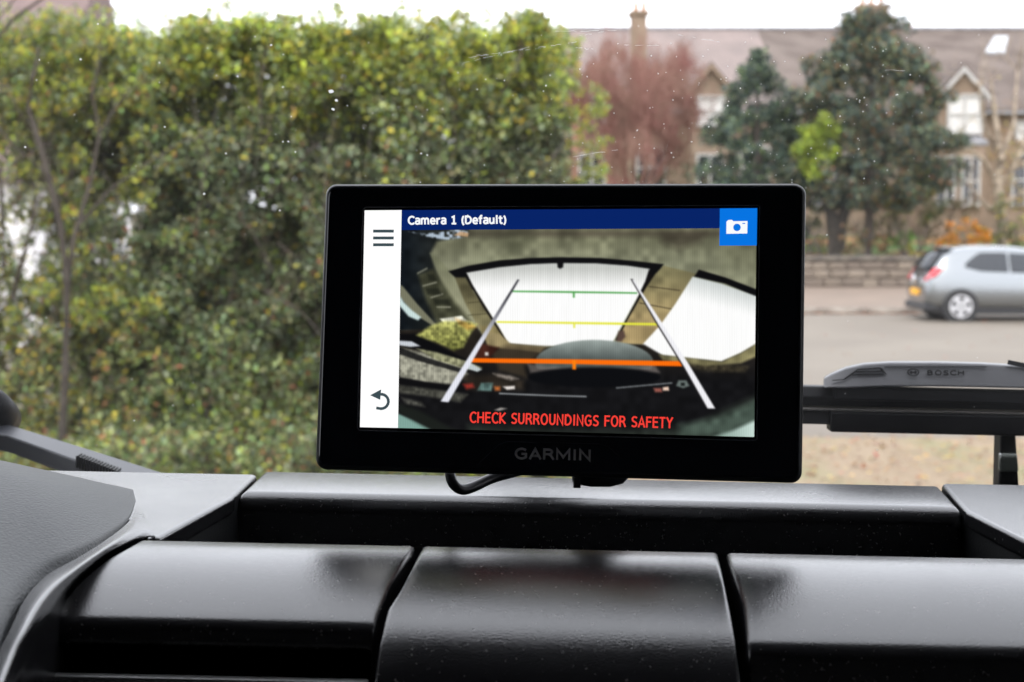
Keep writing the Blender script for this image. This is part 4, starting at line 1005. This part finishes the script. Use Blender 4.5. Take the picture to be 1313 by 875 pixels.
# thin line round the active area
def dline(name, pxs, w_, m, z, parent=dev, closed=False):
    P_ = [Vector(p) for p in pxs] + ([Vector(pxs[0])] if closed else []); mb = MB()
    for a, b in zip(P_, P_[1:]):
        t = (b - a).normalized(); n_ = Vector((-t.y, t.x)) * w_ / 2; a2 = a - t * w_ * .3; b2 = b + t * w_ * .3
        mb.add([dl(*(a2 - n_), z), dl(*(b2 - n_), z), dl(*(b2 + n_), z), dl(*(a2 + n_), z)], [(0, 1, 2, 3)])
    return mb.build(name, m, parent)
M_edge = mat('screen_edge', (.10, .10, .11), .3)
dline('screen_edge', [(469, 266), (972, 263.5), (974, 266), (970.5, 563), (968, 565), (461, 552), (458.5, 549), (465, 269)], 1.3, M_edge, .0002, closed=True)
dquad('screen_black', [(467, 268), (972, 265.5), (968.5, 562.5), (460.5, 550.5)], mat('screen_black', (.002, .002, .003), .15), .00022)

# ---- the reversing camera picture, painted on a fine grid of the flat screen
NU, NV = 500, 290
uu, vv_ = np.meshgrid(np.linspace(0, 1, NU), np.linspace(0, 1, NV))
TL, TR, BR_, BL_ = np.array([515.0, 294]), np.array([970.0, 291]), np.array([967.0, 560.5]), np.array([510.0, 549])
PX = (1 - vv_)[..., None] * ((1 - uu)[..., None] * TL + uu[..., None] * TR) + vv_[..., None] * ((1 - uu)[..., None] * BL_ + uu[..., None] * BR_)
PXx, PXy = PX[..., 0], PX[..., 1]
def vnoise(scale, seed, ox=1, oy=1):
    r = np.random.default_rng(seed); G = r.random((160, 160)); x = PXx / scale * ox; y = PXy / scale * oy
    xi = np.floor(x).astype(int) % 159; yi = np.floor(y).astype(int) % 159; fx = x - np.floor(x); fy = y - np.floor(y)
    fx = fx * fx * (3 - 2 * fx); fy = fy * fy * (3 - 2 * fy)
    return (G[yi, xi] * (1 - fx) + G[yi, xi + 1] * fx) * (1 - fy) + (G[yi + 1, xi] * (1 - fx) + G[yi + 1, xi + 1] * fx) * fy
IMG = np.zeros(PXx.shape + (3,)) + np.array([112, 114, 92.])
def pmask(poly, soft=1.0):
    p = np.array(poly, float); n = len(p); ins = np.zeros(PXx.shape, bool); dist = np.full(PXx.shape, 1e9)
    for i in range(n):
        a, b = p[i], p[(i + 1) % n]
        cond = (a[1] > PXy) != (b[1] > PXy); xi = (b[0] - a[0]) * (PXy - a[1]) / (b[1] - a[1] + 1e-12) + a[0]; ins ^= cond & (PXx < xi)
        ab = b - a; t = np.clip(((PXx - a[0]) * ab[0] + (PXy - a[1]) * ab[1]) / (ab @ ab + 1e-9), 0, 1)
        dist = np.minimum(dist, np.hypot(PXx - a[0] - t * ab[0], PXy - a[1] - t * ab[1]))
    sd = np.where(ins, dist, -dist); return np.clip(.5 + sd / (2 * soft), 0, 1)
def put(mask, c, nz=None, amp=0):
    global IMG
    c = np.array(c, float); c = c if c.ndim > 1 else np.broadcast_to(c, IMG.shape)
    if nz is not None: c = c * (1 + amp * (nz - .5))[..., None]
    IMG = IMG * (1 - mask[..., None]) + c * mask[..., None]
def grad(c0, c1, t): t = np.clip(t, 0, 1)[..., None]; return np.array(c0, float) * (1 - t) + np.array(c1, float) * t
N1, N2, N3, N4 = vnoise(26, 1), vnoise(9, 2), vnoise(3.4, 3), vnoise(60, 4)
put(np.ones(PXx.shape), grad((100, 100, 78), (134, 136, 112), (PXy - 296) / 40), N1, .35)
put(np.ones(PXx.shape) * .25, (150, 150, 125), N2, 1.0)
put(np.clip(1 - abs(PXy - 300) / 8, 0, 1) * .55 * (PXx > 600), (70, 62, 55), N1, .6)
put(pmask([(655, 297), (690, 300), (660, 330), (640, 332)], 8) * .4, (70, 72, 56))
put(pmask([(850, 300), (905, 298), (900, 310), (870, 320), (848, 310)], 6) * .55, (55, 48, 42))
put(pmask([(920, 310), (970, 300), (970, 350), (930, 340)], 10) * .4, (92, 92, 72))
put(pmask([(640, 285), (602, 294), (600, 302), (615, 310), (680, 300), (700, 285)], 3) * .25, (60, 60, 50))
# dark garage side
put(pmask([(505, 285), (602, 285), (600, 303), (580, 306), (560, 310), (552, 325), (560, 352), (590, 400), (612, 416), (620, 425), (505, 425)], 2.5), grad((22, 27, 32), (46, 48, 44), (PXx - 515) / 70), N2, .4)
put(pmask([(552, 325), (566, 335), (578, 350), (600, 392), (622, 425), (605, 424), (585, 395), (566, 362)], 1.5), grad((118, 120, 96), (150, 150, 124), (PXy - 330) / 60), N2, .15)
put(pmask([(536, 352), (556, 345), (582, 385), (604, 412), (560, 414), (546, 385)], 3) * .9, (74, 75, 58), N2, .5)
for a, b in (((535, 350), (548, 343)), ((542, 366), (560, 361)), ((552, 381), (568, 376)), ((560, 393), (578, 393))): put(pmask([a, b, (b[0], b[1] + 2.2), (a[0], a[1] + 2)], .8) * .8, (150, 150, 132))
for a in ((548, 352, 556, 360), (546, 370, 562, 378), (556, 384, 574, 391)): put(pmask([(a[0], a[1]), (a[2], a[1]), (a[2] + 4, a[3]), (a[0] + 2, a[3])], 1.6) * .7, (34, 36, 30))
put(pmask([(512, 364), (517, 368), (535, 390), (560, 417), (555, 418), (530, 402), (512, 380)], 1.0), (120, 120, 100))
put(pmask([(511, 377), (518, 388), (528, 398), (540, 407), (536, 411), (524, 406), (512, 392)], 1.2), (200, 220, 218))
put(pmask([(524, 297), (545, 300), (560, 298), (585, 294), (600, 297), (598, 304), (575, 308), (560, 306), (545, 303)], 1.2) * np.clip(N3 * 2.2 - .5, 0, 1), (175, 190, 205))
put(pmask([(582, 302), (590, 297), (601, 299), (600, 304)], 1.0) * .9, (196, 160, 122))
# main door
put(pmask([(575, 348), (600, 341), (640, 334), (680, 331), (720, 330), (770, 331), (815, 335), (851, 339), (845, 348), (836, 362), (826, 376), (815, 376), (600, 372), (592, 364)], .9), (20, 20, 22))
put(pmask([(583, 356), (597, 356), (606, 372), (622, 396), (640, 420), (656, 443), (628, 443), (612, 418), (596, 388)], 1.2), grad((80, 76, 56), (130, 124, 92), (PXy - 350) / 70), N2, .35)
for y_ in (388, 404): put(pmask([(600, y_), (624, y_ - 2), (624, y_ - 1), (600, y_ + 1)], .7) * .7, (60, 56, 40))
put(pmask([(616, 418), (640, 418), (656, 443), (622, 442)], 2) * .8, (142, 128, 88), N2, .4)
door = pmask([(598, 350), (640, 343), (680, 339), (720, 337.5), (765, 338), (805, 341), (833, 345), (828, 360), (818, 380), (804, 405), (785, 440), (700, 444), (652, 441), (640, 420), (622, 392), (606, 366)], .8)
put(door, grad((196, 198, 194), (253, 253, 252), (PXy - 345) / 26), vnoise(3, 9, 1, .12), .035)
put(pmask([(598, 350), (606, 366), (622, 392), (652, 441), (650, 441), (618, 392), (601, 362)], .6), (30, 28, 26))
put(pmask([(832, 346), (827, 362), (817, 383), (789, 436), (792, 437), (822, 386), (838, 358)], .6), (24, 22, 22))
put(pmask([(714, 334), (723, 334), (722, 343), (718, 345), (715, 343)], .8), (22, 22, 24))
# pillar between the doors
put(pmask([(840, 352), (851, 341), (892, 351), (880, 372), (862, 400), (848, 418), (826, 442), (790, 440), (805, 410), (828, 370)], .9), grad((126, 120, 88), (168, 148, 106), (PXy - 350) / 70), N2, .3)
for a, b, c, d in ((832, 367, 872, 372), (820, 388, 862, 396)): put(pmask([(a, b), (c, d), (c, d + 1.3), (a, b + 1.3)], .6) * .8, (60, 52, 40))
put(pmask([(793, 425), (800, 424), (802, 432), (797, 438), (790, 438)], 1.5), (90, 72, 64))
# right door
put(pmask([(890, 355), (896, 346), (930, 356), (972, 372), (972, 382), (930, 364)], .8), (18, 18, 20))
put(pmask([(888, 355), (925, 364), (972, 381), (972, 441), (950, 453), (925, 464), (880, 460), (850, 456), (822, 444), (846, 418), (866, 390)], .9), grad((196, 202, 200), (253, 253, 252), (PXy - 352 - (PXx - 888) * .28) / 34), vnoise(3, 9, 1, .12), .03)
# floor and car below
low_ = pmask([(505, 424), (612, 420), (625, 440), (655, 441), (700, 446), (760, 440), (826, 442), (850, 456), (925, 464), (950, 453), (975, 438), (975, 570), (505, 570)], 1.4)
put(low_, grad((40, 36, 32), (24, 24, 26), (PXy - 440) / 50), N2, .3)
put(pmask([(925, 464), (950, 453), (975, 438), (975, 455), (950, 466), (905, 470), (850, 462), (845, 455)], 1.8), (128, 122, 88), N2, .5)
put(pmask([(870, 466), (960, 470), (955, 477), (900, 476)], 3) * .4, (110, 100, 72), N3, .8)
put(pmask([(622, 425), (640, 428), (655, 441), (700, 445), (692, 452), (660, 448), (625, 446)], 1.5), (150, 136, 100), N2, .3)
put(pmask([(650, 442), (705, 445), (690, 455), (672, 470), (676, 485), (640, 475), (630, 452)], 3) * .65, (74, 64, 50))
put(pmask([(614, 440), (640, 446), (625, 462), (604, 458)], 2), (60, 34, 28), N2, .5)
put(pmask([(622, 452), (626, 452), (626, 456), (622, 456)], 1.2), (230, 230, 225))
# tyre cover in the middle
th = np.linspace(0, 2 * np.pi, 40)
put(pmask(np.stack([762 + 76 * np.cos(th), 465 + 29 * np.sin(th)], 1), 1.2) * (PXy < 474), grad((152, 162, 158), (84, 92, 90), (PXy - 437) / 24), N2, .12)
put(pmask([(676, 466), (700, 470), (740, 473), (800, 473), (840, 469), (846, 478), (760, 482), (680, 478)], 2) * .7, (120, 112, 108), N2, .2)
put(pmask(np.stack([762 + 85 * np.cos(th), 484 + 13 * np.sin(th)], 1), 2), (17, 18, 21))
# plant and gravel at left
put(pmask([(505, 428), (534, 428), (560, 442), (600, 462), (600, 470), (560, 455), (505, 440)], 2), (18, 18, 20))
put(pmask([(564, 409), (592, 405), (600, 412), (592, 418), (572, 418)], 1.0), (205, 205, 190), N3, .5)
put(pmask([(534, 430), (552, 418), (570, 412), (600, 412), (612, 416), (602, 430), (594, 446), (582, 450), (566, 442), (550, 436)], 2), grad((176, 176, 104), (110, 112, 60), (PXy - 412) / 34), N3 * .6 + N2 * .4, 1.1)
put(pmask([(583, 408), (606, 416), (612, 420), (600, 424), (588, 416)], 2) * .5, (150, 100, 40), N3, .9)
put(pmask([(511, 437), (528, 438), (539, 444), (526, 445), (512, 443)], .8), (200, 205, 212))
put(pmask([(512, 446), (545, 453), (590, 468), (600, 480), (580, 493), (545, 490), (512, 484)], 2), (150, 149, 134), N3, .5)
put(pmask([(534, 447), (560, 452), (600, 464), (618, 472), (600, 474), (560, 462)], 1.2), (140, 140, 110), N3, .6)
put(pmask([(600, 464), (618, 474), (612, 477), (596, 472)], .8), (190, 200, 200))
put(pmask([(505, 447), (512, 445), (545, 458), (596, 474), (590, 478), (540, 464), (505, 452)], 1) * .85, (22, 22, 24))
put(pmask([(511, 484), (545, 490), (582, 495), (600, 498), (600, 503), (545, 498), (511, 492)], 1), (20, 20, 22))
put(pmask([(511, 494), (560, 500), (600, 506), (590, 516), (545, 508), (511, 504)], 2) * .7, (94, 94, 84), N3, .6)
put(pmask([(515, 510), (540, 516), (545, 522), (520, 518)], 2) * .6, (110, 110, 100), N3, .6)
# details on the parked cars' strip
put(pmask([(592, 482), (640, 480), (672, 488), (672, 500), (600, 500)], 4) * .55, (70, 60, 48), N2, .6)
put(pmask([(594, 493), (606, 492), (608, 497), (598, 499)], 2.2) * .75, (190, 60, 50))
put(pmask([(617, 491), (632, 491), (630, 502), (612, 501)], 1.2), (84, 108, 104), N3, .6)
put(pmask([(634, 496), (641, 496), (641, 501), (635, 501)], 1.8) * .85, (215, 120, 60))
put(pmask([(645, 496), (660, 495), (660, 499), (650, 500)], 1.2), (235, 228, 222))
put(pmask([(632, 479), (655, 482), (665, 486), (655, 488), (638, 483)], 1.8) * .7, (170, 160, 150), N3, .4)
put(pmask([(640, 504), (700, 506.5), (752, 508), (752, 509.4), (700, 508), (640, 505.5)], .7), (170, 175, 178))
put(pmask([(790, 497), (862, 490.5), (862, 492), (790, 498.5)], .7), (130, 135, 138))
put(pmask([(870, 488), (880, 488), (884, 495), (876, 498), (867, 495)], 1.2), (105, 115, 112)); put(pmask([(873, 491), (878, 491), (878, 495), (873, 495)], .8), (30, 34, 34))
put(pmask([(838, 498), (848, 498), (849, 503), (840, 503)], 1.4), (150, 90, 80)); put(pmask([(850, 497), (857, 496), (858, 501), (850, 501)], 1.0), (240, 210, 190))
put(pmask([(642, 523), (650, 524), (640, 527), (634, 526)], 1), (170, 165, 160))
# blue green corners
put(pmask([(505, 528), (528, 538), (552, 550), (560, 556), (505, 556)], 1.3), (128, 164, 154))
put(pmask([(505, 515), (540, 528), (580, 550), (600, 556), (560, 556), (505, 526)], 3) * .8, (34, 38, 34))
put(pmask([(600, 546), (760, 552), (880, 548), (975, 505), (975, 570), (600, 570)], 6) * .5, (62, 72, 62), N2, .5)
put(pmask([(870, 545), (920, 535), (975, 512), (975, 545), (930, 558), (870, 562)], 5) * .75, (82, 98, 88), N2, .4)
put(pmask([(915, 560), (940, 552), (975, 536), (975, 570), (905, 570)], 2.5), grad((130, 152, 142), (196, 216, 208), (PXx - 915) / 50))
# guide lines
put(pmask([(655, 372.8), (736, 373.6), (817, 375), (817, 377), (736, 376), (655, 374.8)], .5), (84, 160, 84)); put(pmask([(734.5, 374), (737, 374), (737, 382), (734.5, 382)], .5), (84, 160, 84))
put(pmask([(637, 412), (736, 413), (843, 414.5), (843, 417.6), (736, 415.8), (637, 414.2)], .5), (226, 226, 70)); put(pmask([(735, 414), (737.6, 414), (737.6, 421), (735, 421)], .5), (226, 226, 90))
put(pmask([(603, 459.5), (736, 461), (875, 463.5), (875, 470), (736, 467), (603, 465)], .6), (255, 112, 16)); put(pmask([(734, 462), (738.5, 462), (738.5, 474), (734, 474)], .5), (255, 130, 20))
put(pmask([(663.5, 358.5), (666, 359), (575, 516), (565, 515)], .6), grad((70, 70, 76), (226, 228, 238), (PXy - 380) / 60))
put(pmask([(808.5, 358), (811.5, 358), (849, 416), (882, 467), (917, 524), (906, 524), (875, 470), (843, 418)], .6), (40, 38, 40))
put(pmask([(810.5, 359), (812.5, 359), (850, 416), (883, 467), (917, 524), (907.5, 524), (877, 470), (845, 418)], .5), (238, 238, 242))
# the picture is a soft video image: blur it a little
for _ in range(2):
    K = np.pad(IMG, ((1, 1), (1, 1), (0, 0)), 'edge'); IMG = (K[:-2, 1:-1] + K[2:, 1:-1] + K[1:-1, :-2] + K[1:-1, 2:] + 2 * K[1:-1, 1:-1]) / 6
# fine raster of the panel
IMG = IMG * (1 + .035 * np.sin(PXx * 2.1))[..., None]
IMG = np.clip((IMG - 128) * 1.03 + 128, 0, 255) / 255.0
LIN = np.where(IMG <= .04045, IMG / 12.92, ((IMG + .055) / 1.055) ** 2.4)
o_ = np.array(D3I @ (Vector((0, 0, EYE)) - DT)); Rm = np.array(D3I)
rx = (PXx - CX) / FPX; rv = -(PXy - CY) / FPX
dirs = np.stack([rx, math.cos(PITCH) + rv * math.sin(PITCH), -math.sin(PITCH) + rv * math.cos(PITCH)], -1) @ Rm.T
tt = (.0003 - o_[2]) / dirs[..., 2]; PL = o_ + dirs * tt[..., None]
ii = (np.arange(NV - 1)[:, None] * NU + np.arange(NU - 1)[None]).reshape(-1, 1)
scr = np_mesh('screen', PL.reshape(-1, 3), np.concatenate([ii, ii + NU, ii + NU + 1, ii + 1], 1), attr_screen_mat('camera_picture'), dev, col=LIN.reshape(-1, 3))
# menu column, title bar, button and icons
ZS = .00045
dquad('menu_column', [(467.5, 270), (515, 269.6), (510.3, 549), (461.5, 548)], screen_mat('ui_white', (255, 255, 255), 1.05), ZS, scr)
dquad('title_bar', [(515.3, 269.7), (923, 267.5), (922.5, 293), (514.8, 295.2)], screen_mat('ui_navy', (8, 36, 104)), ZS, scr)
btn = dquad('camera_button', [(923, 267.5), (971, 267.2), (970.3, 315), (922.4, 315.2)], screen_mat('ui_blue', (8, 116, 226)), ZS, scr)
M_ic = screen_mat('ui_slate', (62, 78, 84)); M_wh = screen_mat('ui_white2', (250, 252, 255))
for y_ in (296.5, 305.3, 314.0): dquad('menu_bar', [(478.5, y_ - 1.8), (505, y_ - 1.8), (504.8, y_ + 2), (478.3, y_ + 2)], M_ic, ZS + .0001, scr)
# back arrow
dquad('back_arrow', [(474.5, 507), (488.8, 499.5), (487.5, 513)], M_ic, ZS + .0001, scr)
pts = [(486, 506)] + [(488.5 + 9.5 * math.sin(a), 515.0 - 9.3 * math.cos(a)) for a in [R(k) for k in range(10, 181, 17)]] + [(483.5, 523.5)]
dline('back_arrow', pts, 3.6, M_ic, ZS + .0001, scr)
dquad('camera_icon', [(931.5, 284.5), (934, 282.3), (938.5, 282.2), (940.5, 284), (958.5, 283.6), (958.2, 299.6), (931.3, 300)], M_wh, ZS + .0001, scr)
dquad('camera_icon', [(945 + 4.8 * math.cos(a), 291.8 + 4.8 * math.sin(a)) for a in np.linspace(0, 2 * math.pi, 20, endpoint=False)], MATS['ui_blue'], ZS + .0002, scr)
dquad('camera_icon', [(952, 286.2), (955.5, 286.1), (955.5, 287.4), (952, 287.5)], MATS['ui_blue'], ZS + .0002, scr)

# ---- lettering
def ac(cx_, cy_, rx_, ry_, a0, a1, n=14): return [(cx_ + rx_ * math.cos(R(a0 + (a1 - a0) * k / n)), cy_ + ry_ * math.sin(R(a0 + (a1 - a0) * k / n))) for k in range(n + 1)]
GL = {   # glyph: (width, strokes), capitals one unit high
 'C': (.64, [ac(.40, .5, .36, .48, 48, 312)]), 'H': (.68, [[(.06, 0), (.06, 1)], [(.62, 0), (.62, 1)], [(.06, .52), (.62, .52)]]),
 'E': (.56, [[(.54, .96), (.06, .96), (.06, .04), (.55, .04)], [(.06, .53), (.50, .53)]]), 'K': (.62, [[(.06, 0), (.06, 1)], [(.60, 1), (.10, .50), (.62, 0)]]),
 'S': (.56, [[(.52, .88), (.44, .94)] + ac(.29, .74, .22, .22, 80, 240, 8) + [(.30, .51)] + ac(.28, .26, .24, .22, 60, -100, 10) + [(.12, .07), (.04, .13)]]),
 'U': (.66, [[(.07, 1), (.07, .38)] + ac(.33, .36, .26, .32, 180, 360, 12) + [(.59, 1)]]),
 'R': (.64, [[(.06, 0), (.06, .96), (.30, .96)] + ac(.31, .73, .22, .23, 90, -90, 10) + [(.06, .50)], [(.34, .48), (.46, .36), (.62, 0)]]),
 'O': (.74, [ac(.37, .5, .32, .48, 0, 360, 26)]), 'N': (.70, [[(.06, 0), (.06, .98), (.62, .02), (.62, 1)]]),
 'D': (.70, [[(.06, .04), (.06, .96), (.26, .96)] + ac(.26, .5, .38, .46, 90, -90, 14) + [(.06, .04)]]), 'I': (.26, [[(.13, 0), (.13, 1)]]),
 'G': (.72, [[(.62, .86)] + ac(.38, .5, .34, .48, 62, 310, 18) + [(.64, .16), (.64, .48), (.40, .48)]]), 'F': (.54, [[(.54, .96), (.06, .96), (.06, 0)], [(.06, .53), (.48, .53)]]),
 'A': (.68, [[(.02, 0), (.34, .98), (.66, 0)], [(.13, .30), (.55, .30)]]), 'T': (.60, [[(.0, .96), (.60, .96)], [(.30, .96), (.30, 0)]]), 'Y': (.62, [[(.01, 1), (.31, .48), (.61, 1)], [(.31, .48), (.31, 0)]]),
 'B': (.64, [[(.06, .04), (.06, .96), (.32, .96)] + ac(.33, .75, .20, .21, 90, -90, 8) + [(.06, .53)], [(.33, .53)] + ac(.34, .29, .24, .25, 90, -90, 8) + [(.06, .04)]]),
 'M': (.84, [[(.06, 0), (.06, .98), (.42, .22), (.78, .98), (.78, 0)]]),
 'a': (.56, [[(.08, .68), (.22, .74)] + ac(.30, .56, .19, .18, 95, 0, 6) + [(.49, .0)], [(.49, .42), (.28, .42)] + ac(.25, .22, .18, .19, 90, 270, 8) + [(.38, .06), (.49, .20)]]),
 'm': (.90, [[(.07, 0), (.07, .74)], [(.07, .50)] + ac(.26, .54, .17, .19, 160, 0, 8) + [(.44, 0)], [(.44, .50)] + ac(.63, .54, .17, .19, 160, 0, 8) + [(.81, 0)]]),
 'e': (.60, [[(.08, .38), (.52, .38)] + ac(.30, .38, .23, .35, 0, 290, 16) + [(.52, .08)]]), 'r': (.40, [[(.07, 0), (.07, .74)], [(.07, .46), (.16, .66), (.38, .70)]]),
 'f': (.38, [[(.36, 1.02), (.24, 1.02), (.16, .90), (.16, 0)], [(.0, .70), (.35, .70)]]), 'u': (.60, [[(.07, .74), (.07, .26)] + ac(.26, .25, .19, .21, 180, 340, 8), [(.49, .74), (.49, 0)]]),
 'l': (.26, [[(.13, 0), (.13, 1.05)]]), 't': (.40, [[(.16, .96), (.16, .18), (.24, .04), (.38, .04)], [(.0, .70), (.37, .70)]]),
 '1': (.58, [[(.10, .84), (.32, .96), (.32, .04)], [(.10, .04), (.54, .04)]]), '(': (.34, [ac(.46, .42, .34, .66, 124, 236, 8)]), ')': (.34, [ac(-.12, .42, .34, .66, 56, -56, 8)]), ' ': (.34, [])}
def lettering(name, body, pL, pR, cap_px, m, fn, parent, weight=.13, spacing=.14):
    """stroke lettering from pL to pR (baseline ends in pixels of the photograph); fn maps a pixel and a tiny lift to the parent's space"""
    tot = sum(GL[c][0] for c in body) + spacing * (len(body) - 1); L_ = math.hypot(pR[0] - pL[0], pR[1] - pL[1]); sx = L_ / tot; V = []; F = []
    ux, uy = (pR[0] - pL[0]) / L_, (pR[1] - pL[1]) / L_; cur = 0; hw_ = weight * cap_px / 2; q = 0
    for c in body:
        wd_, strokes = GL[c]
        for st_ in strokes:
            P_ = [Vector(((cur + x) * sx, hw_ * .7 + y * (cap_px - hw_ * 1.4))) for x, y in st_]; n_ = len(P_); b0 = len(V); q += 1
            for i, p in enumerate(P_):
                a = (P_[i] - P_[i - 1]).normalized() if i else None; b = (P_[i + 1] - P_[i]).normalized() if i < n_ - 1 else None
                if a is None: a = b
                if b is None: b = a
                t = a + b; t = t.normalized() if t.length > 1e-4 else a; nn_ = Vector((-t.y, t.x)); k = hw_ / max(.45, nn_.dot(Vector((-a.y, a.x))))
                e_ = (-a if i == 0 else a) * (hw_ * .35) if i in (0, n_ - 1) and (P_[0] - P_[-1]).length > .5 else Vector((0, 0))
                for sg in (-1, 1):
                    w_ = p + nn_ * k * sg + e_; V.append(tuple(fn(pL[0] + ux * w_.x + uy * w_.y, pL[1] + uy * w_.x - ux * w_.y, (q % 3) * .00001)))
            for i in range(n_ - 1): F.append((b0 + 2 * i, b0 + 2 * i + 2, b0 + 2 * i + 3, b0 + 2 * i + 1))
        cur += wd_ + spacing
    me = bpy.data.meshes.new(name); me.from_pydata(V, [], F); me.update(); return link(name, me, m, parent)
lettering('title_lettering', 'Camera 1 (Default)', (523.5, 288.6), (649.5, 287.6), 11.6, M_wh, lambda a, b, h: dl(a, b, ZS + .0001 + h), scr, weight=.20, spacing=.10)
lettering('warning_lettering', 'CHECK SURROUNDINGS FOR SAFETY', (602.5, 542.6), (862, 549.8), 14.8, screen_mat('ui_red', (252, 66, 56)), lambda a, b, h: dl(a, b, ZS + .0001 + h), scr, weight=.145, spacing=.17)
M_logo = mat('grey_print', (.30, .295, .30), .4)
lettering('brand_lettering', 'GARMIN', (660.5, 589.2), (757.5, 591.4), 15, M_logo, lambda a, b, h: dl(a, b, .0003 + h), dev, weight=.20, spacing=.14)
dline('logo_outline', [(612, 596), (640, 570), (650, 566.5), (768, 569.5), (780, 573), (800, 592)], .8, mat('bezel_line', (.02, .02, .023), .3), .00025, dev)
# letters and round emblem on the wiper clip
M_ink = mat('clip_print', (.008, .008, .008), .95, spec=.0)
lettering('brand_lettering', 'BOSCH', (1189, 481.6), (1236, 481.8), 6.8, M_ink, lambda a, b, h: PV(clip_pt(a, b, .0016 + h)), wp, weight=.26, spacing=.22)
mb = MB()
def ringstrip(cx_, cy_, r0, r1, a0=0, a1=360, n=24):
    for k in range(n):
        a, b = R(a0 + (a1 - a0) * k / n), R(a0 + (a1 - a0) * (k + 1) / n)
        mb.add([clip_pt(cx_ + r * math.cos(t), cy_ + r * math.sin(t) * .62, .0016) for r, t in ((r0, a), (r1, a), (r1, b), (r0, b))], [(0, 1, 2, 3)])
ringstrip(1171, 477.6, 6.0, 7.8)
for a0 in (-60, 120): ringstrip(1171, 477.6, 2.6, 4.6, a0, a0 + 120, 8)
mb.add([clip_pt(a, b, .0016) for a, b in ((1168.5, 476.9), (1173.5, 476.9), (1173.5, 478.5), (1168.5, 478.5))], [(0, 1, 2, 3)])
mb.xf(PV).build('emblem', M_ink, wp)

# ---- mount behind the display and its cable
mtb = van((.012, .53, -.03)); MV = lambda v: van(v) - mtb
mt = empty('display_mount', tuple(mtb), label='black suction mount with knurled knob behind and below the display', cat='mount')
kz = Vector((.012, .475, -.03))
MB().tube([kz + Vector((0, .008, .0)), kz + Vector((0, .035, -.005)), kz + Vector((0, .07, -.002)), kz + Vector((0, .115, .002))], [.013, .009, .010, .012], 16).xf(MV).build('arm', M_case, mt, smooth=True)
c = Vector((.012, wsy(-.028) - .003, -.028)); MB().tube([c - nW * .014, c - nW * .006, c - nW * .0012], [.012, .022, .026], 28).xf(MV).build('suction_cup', M_blk, mt)
kc = vat(770, 606, .492)
prof_k = [(-.0085, .0045), (-.006, .0075), (0, .0085), (.006, .0078), (.0095, .004)]
mb = MB().tube([kc + Vector((x, 0, 0)) for x, r in [(-.0088, 0), (-.0070, 0), (-.003, 0), (.003, 0), (.007, 0), (.0092, 0)]], [.0030, .0040, .0046, .0045, .0034, .0012], 20); mb.xf(MV).build('knob', M_case, mt, smooth=True)
mb = MB(); 
for k in range(14):
    a = 2 * math.pi * k / 14; q = kc + Vector((-.0072, math.cos(a) * .0042, math.sin(a) * .0042)); mb.box(q.x - .0012, q.x + .0010, q.y - .0007, q.y + .0007, q.z - .0007, q.z + .0007)
mb.xf(MV).build('knurling', M_case, mt, kind='stuff')
MB().tube([kc, kc + Vector((0, .0, .03)), kc + Vector((0, .012, .055))], [.0042, .006, .008], 12).xf(MV).build('ball_socket', M_case, mt, smooth=True)
cbb = van(vat(600, 620, .48)); ca = [vat(590, 560, .492), vat(578, 590, .486), vat(577, 606, .481), vat(581, 620, .479), vat(592, 628, .480), (608, 624, .484), (632, 613, .489), (664, 604, .493), (710, 590, .50), (760, 560, .51)]
ca = [vat(*p) if isinstance(p, tuple) else p for p in ca]
cu_pts = []
for i in range(len(ca) - 1):      # Catmull-Rom through the points
    p0, p1, p2, p3 = ca[max(i - 1, 0)], ca[i], ca[i + 1], ca[min(i + 2, len(ca) - 1)]
    for k in range(6):
        t = k / 6; cu_pts.append(.5 * ((2 * p1) + (p2 - p0) * t + (2 * p0 - 5 * p1 + 4 * p2 - p3) * t * t + (3 * p1 - p0 - 3 * p2 + p3) * t ** 3))
o = MB().tube(cu_pts, .00165, 10).xf(lambda v: van(v) - cbb).build('power_cable', M_case, None, smooth=True, label='black cable looping below the display onto the dashboard', cat='cable'); o.location = cbb
